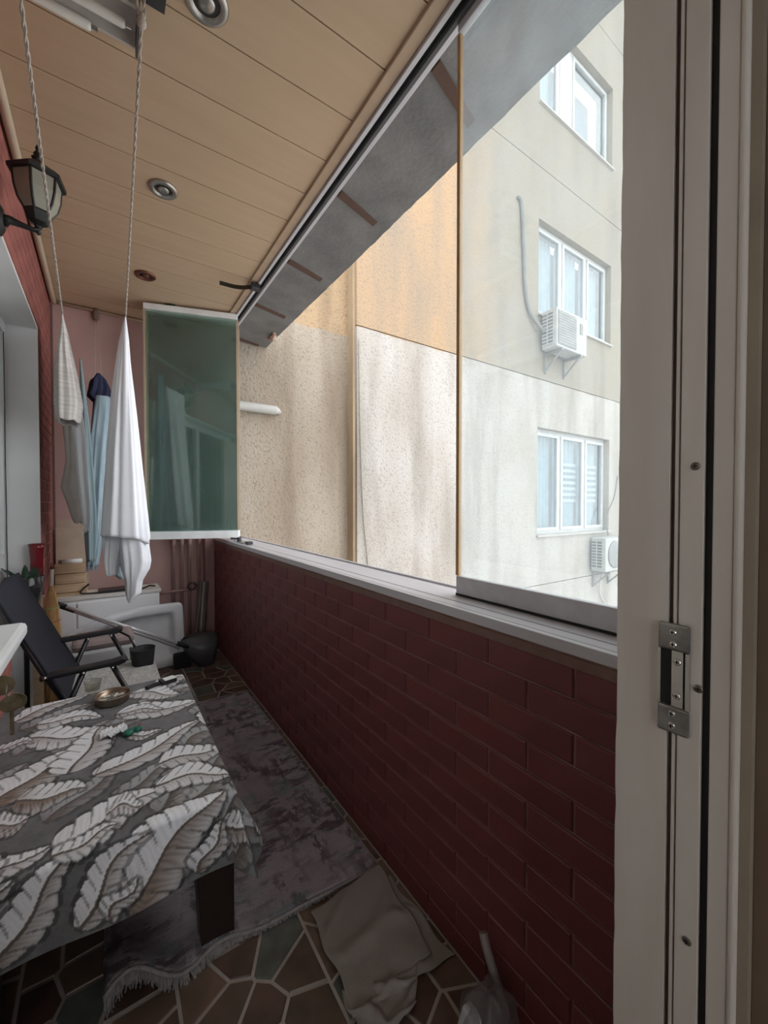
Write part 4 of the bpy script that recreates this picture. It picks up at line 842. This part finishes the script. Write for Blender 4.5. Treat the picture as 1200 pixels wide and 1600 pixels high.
sy_ = thing('shower_tray', 'white acrylic shower tray standing on edge in front of the cabinet', 'shower tray'); obj('shell', traymesh(), mat('white_acrylic', (.78, .78, .80), .18, coat=.3), sy_, smooth=True, sub=1)
# stool
stl = thing('padded_stool', 'low stool with pinkish brown padded seat beyond the camp chair', 'stool', loc=(-.02, 3.08, 0))
obj('seat_pad', B(-.155, .165, -.12, .14, .345, .405), mat('dusty_pink_brown', (.36, .275, .26), .85, scale=12), stl, bevel=.03)
obj('seat_frame', B(-.155, .165, -.11, .13, .325, .344), M_white, stl)
for sx in (-.14, .15):
    for syy in (-.10, .12): obj('leg', MB().tube([(sx, syy, .325), (sx * 1.08, syy * 1.1, .0035)], .010, 10), M_chrome, stl, smooth=True)
# dustpan and broom handles
M_alut = mat('polished_aluminium', (.74, .73, .74), .3, .25)
dpn = thing('dustpan', 'dark grey long handled dustpan standing by the brick wall', 'dustpan')
c0 = Vector((.47, 3.24, .175))
pan = [[(-.115, .035, .215), (-.06, .045, .232), (.0, .05, .240), (.06, .05, .240), (.11, .045, .236), (.155, .035, .226)],
       [(-.118, .0, .185), (-.06, -.02, .205), (.0, -.03, .212), (.06, -.035, .212), (.105, -.03, .205), (.148, -.015, .190)],
       [(-.075, -.02, .115), (-.03, -.04, .130), (.01, -.05, .138), (.055, -.052, .138), (.095, -.045, .130), (.128, -.03, .118)],
       [(-.005, -.03, .008), (.015, -.045, .010), (.035, -.052, .012), (.06, -.052, .012), (.082, -.045, .012), (.105, -.03, .012)]]
obj('pan', MB().grid([[(.565 + p[0], 3.27 + p[1], p[2]) for p in r_] for r_ in pan]), mat('dark_grey_plastic', (.085, .085, .09), .35), dpn, smooth=True, solid=.004)
obj('back_lip', MB().tube([(.455, 3.302, .20), (.47, 3.30, .225), (.565, 3.325, .242), (.665, 3.312, .232), (.722, 3.292, .21)], .006, 8), M_black, dpn, smooth=True)
h0 = Vector((.462, 3.262, .185)); h1 = Vector((-.215, 3.30, .560))
obj('handle', MB().tube([h0, h1], .0115, 12), M_alut, dpn, smooth=True); obj('socket', MB().tube([Vector((.50, 3.262, .165)), h0 + (h1 - h0) * .06], .017, 12), M_black, dpn, smooth=True); obj('grip', MB().tube([h1, h1 + (h1 - h0).normalized() * .095], .015, 12), M_black, dpn, smooth=True)
br2 = thing('broom_pole', 'thin silver broom pole lying along the dustpan handle', 'pole')
q0 = h0 + Vector((-.02, .035, -.028)); q1 = h1 + Vector((.04, .03, -.045))
obj('pole', MB().tube([q0, q1], .009, 12), M_alut, br2, smooth=True); obj('pole_grip', MB().tube([q1, q1 + (q1 - q0).normalized() * .09], .0105, 12), M_black, br2, smooth=True)
obj('brush_head', MB().box(.40, .52, 3.285, 3.325, .0045, .12), M_black, br2, bevel=.01)
# roll in the corner
rl = tag(obj('rolled_mat', MB().tube([(.628, 3.60, .006), (.690, 3.72, .56)], .042, 24).tube([(.60, 3.555, .15), (.662, 3.672, .56)], .010, 10), mat('brown_grey_vinyl', (.17, .135, .115), .35, scale=8)), 'brown grey rolled vinyl mat leaning in the far corner', 'roll')
# pipes
for k, x in enumerate((.465, .528, .587, .664)):
    p = thing('riser_pipe', ['leftmost', 'second', 'third', 'rightmost'][k] + ' of four pink painted riser pipes on the end wall', 'pipe', 'pink riser pipes')
    obj('pipe', MB().tube([(x, YE - .022, .004), (x, YE - .022, 2.67)], .0125, 14), M_pinkpipe, p, smooth=True)
    obj('coupling', MB().tube([(x, YE - .022, .88), (x, YE - .022, .925)], .0175, 14), M_pinkpipe, p)
    if k < 2: obj('clamp', B(x - .035, x + .035, YE - .042, YE - .001, .955, .968), M_rust, p)
hp = thing('branch_pipe', 'horizontal pipe with round valve crossing the four risers', 'pipe')
obj('pipe', MB().tube([(.355, YE - .048, .49), (.60, YE - .048, .50)], .011, 12), M_pinkpipe, hp, smooth=True)
obj('valve', MB().tube([(.600 + .03 * math.cos(t), YE - .062, .525 + .03 * math.sin(t)) for t in np.linspace(0, 2 * math.pi, 20)], .008, 8), mat('dark_valve', (.09, .055, .05), .5, .4), hp, smooth=True)
# straw broom
bm_ = thing('straw_broom', 'straw broom leaning bristles down against the left wall', 'broom')
bx, by = -.272, 3.13
obj('bristle_core', MB().lathe([(.004, .74), (.012, .73), (.020, .68), (.034, .58), (.040, .48), (.038, .40), (.040, .28), (.044, .16), (.046, .02)], (bx, by, 0), 18), mat('straw', (.52, .34, .14), .85, c2=(.34, .17, .07), scale=40, stretch=(1, 1, .06)), bm_, smooth=True)
mb = MB()
for k in range(170):
    t = random.uniform(0, 6.28); r0 = random.uniform(.012, .019); r1_ = random.uniform(.036, .043); zl = random.uniform(.004, .10)
    mb.tube([(bx + r0 * math.cos(t), by + r0 * math.sin(t), .70), (bx + .034 * math.cos(t), by + .034 * math.sin(t), .58), (bx + r1_ * math.cos(t), by + r1_ * math.sin(t), .46), (bx + .040 * math.cos(t), by + .040 * math.sin(t), .39), (bx + .046 * math.cos(t), by + .046 * math.sin(t), zl + .004)], .0017, 4)
so_ = obj('bristles', mb, mat('pale_straw', (.62, .45, .20), .85, c2=(.45, .20, .09), scale=30, stretch=(2, 2, .1)), bm_); so_['kind'] = 'stuff'
for z, m in ((.445, (.25, .27, .12)), (.60, (.45, .45, .18)), (.52, (.40, .16, .08))): obj('binding', MB().lathe([(.0385 + (.003 if z < .5 else .0), z - .004), (.044 if z < .55 else .036, z), (.0385, z + .004)], (bx, by, 0), 20), mat('cord_%d' % int(z * 1000), m, .8), bm_)
obj('stub', MB().tube([(bx, by, .72), (bx + .004, by, .83)], .010, 10), mat('pale_stub', (.62, .52, .45), .8), bm_)
# plant stand, bowl, plant, red vase
ps = thing('plant_stand', 'thin dark plant stand behind the camp chair', 'stand', loc=(-.362, 2.912, 0))
obj('top', MB().lathe([(.070, .628), (.076, .634), (.076, .640), (0, .640)], (0, 0, 0), 24), M_blackm, ps); obj('pole', MB().tube([(0, 0, .03), (0, 0, .628)], .012, 12), M_blackm, ps)
obj('foot', MB().lathe([(.078, .0035), (.078, .012), (.02, .03), (0, .03)], (0, 0, 0), 24), M_blackm, ps)
bw = thing('plant_bowl', 'smoky clear plastic bowl planter standing behind the camp chair', 'bowl', loc=(-.362, 2.912, .6405))
obj('bowl', MB().lathe([(.050, 0), (.055, .003), (.072, .10), (.084, .185), (.080, .188), (.068, .10), (.052, .008), (0, .007)], (0, 0, 0), 32), glass('smoky_plastic', (.62, .60, .62), .9, .12, (.5, .5, .52)), bw, smooth=True)
obj('soil', MB().lathe([(.052, .010), (.066, .10), (.060, .115), (0, .12)], (0, 0, 0), 24), mat('dark_soil', (.035, .028, .025), .95, scale=50, bump=.004), bw)
pt = thing('potted_plant', 'small dark green leafy plant growing in the smoky bowl', 'plant', loc=(-.362, 2.912, .770)); M_leaf = mat('dark_green_leaf', (.014, .045, .026), .45, c2=(.03, .07, .035), scale=15)
for k in range(15):
    t = random.uniform(0, 6.28); l_ = random.uniform(.09, .15); up = random.uniform(1.1, 1.8); w_ = random.uniform(.014, .022); d = Vector((math.cos(t) * .55, math.sin(t) * .55, up)).normalized(); sd_ = Vector((-math.sin(t), math.cos(t), 0)); g = []
    for i in range(8):
        s = i / 7; c_ = Vector((math.cos(t) * .02, math.sin(t) * .02, .0)) + d * l_ * s + Vector((math.cos(t), math.sin(t), -1)) * .025 * s * s; ww = w_ * math.sin(math.pi * (s * .9 + .06)) ; g.append([c_ - sd_ * ww, c_ + Vector((0, 0, -.003)), c_ + sd_ * ww])
    obj('leaf', MB().grid(g), M_leaf, pt, smooth=True, solid=.001)
rv = thing('red_vase', 'glossy red vase with flared top standing behind the plant bowl', 'vase', loc=(-.327, 3.035, 0))
obj('vase', MB().lathe([(.032, .70), (.034, .703), (.031, .80), (.030, .90), (.034, .97), (.039, .995), (.036, .995), (.030, .96), (.026, .80), (0, .71)], (0, 0, 0), 28), mat('red_glaze', (.22, .008, .016), .2, coat=.5), rv, smooth=True)
ps2 = thing('vase_stand', 'slim wooden post stand under the red vase', 'stand', loc=(-.327, 3.035, 0)); obj('post', B(-.022, .022, -.022, .022, .004, .685), M_raww, ps2); obj('cap', B(-.03, .03, -.03, .03, .6855, .6995), M_raww, ps2, bevel=.002)
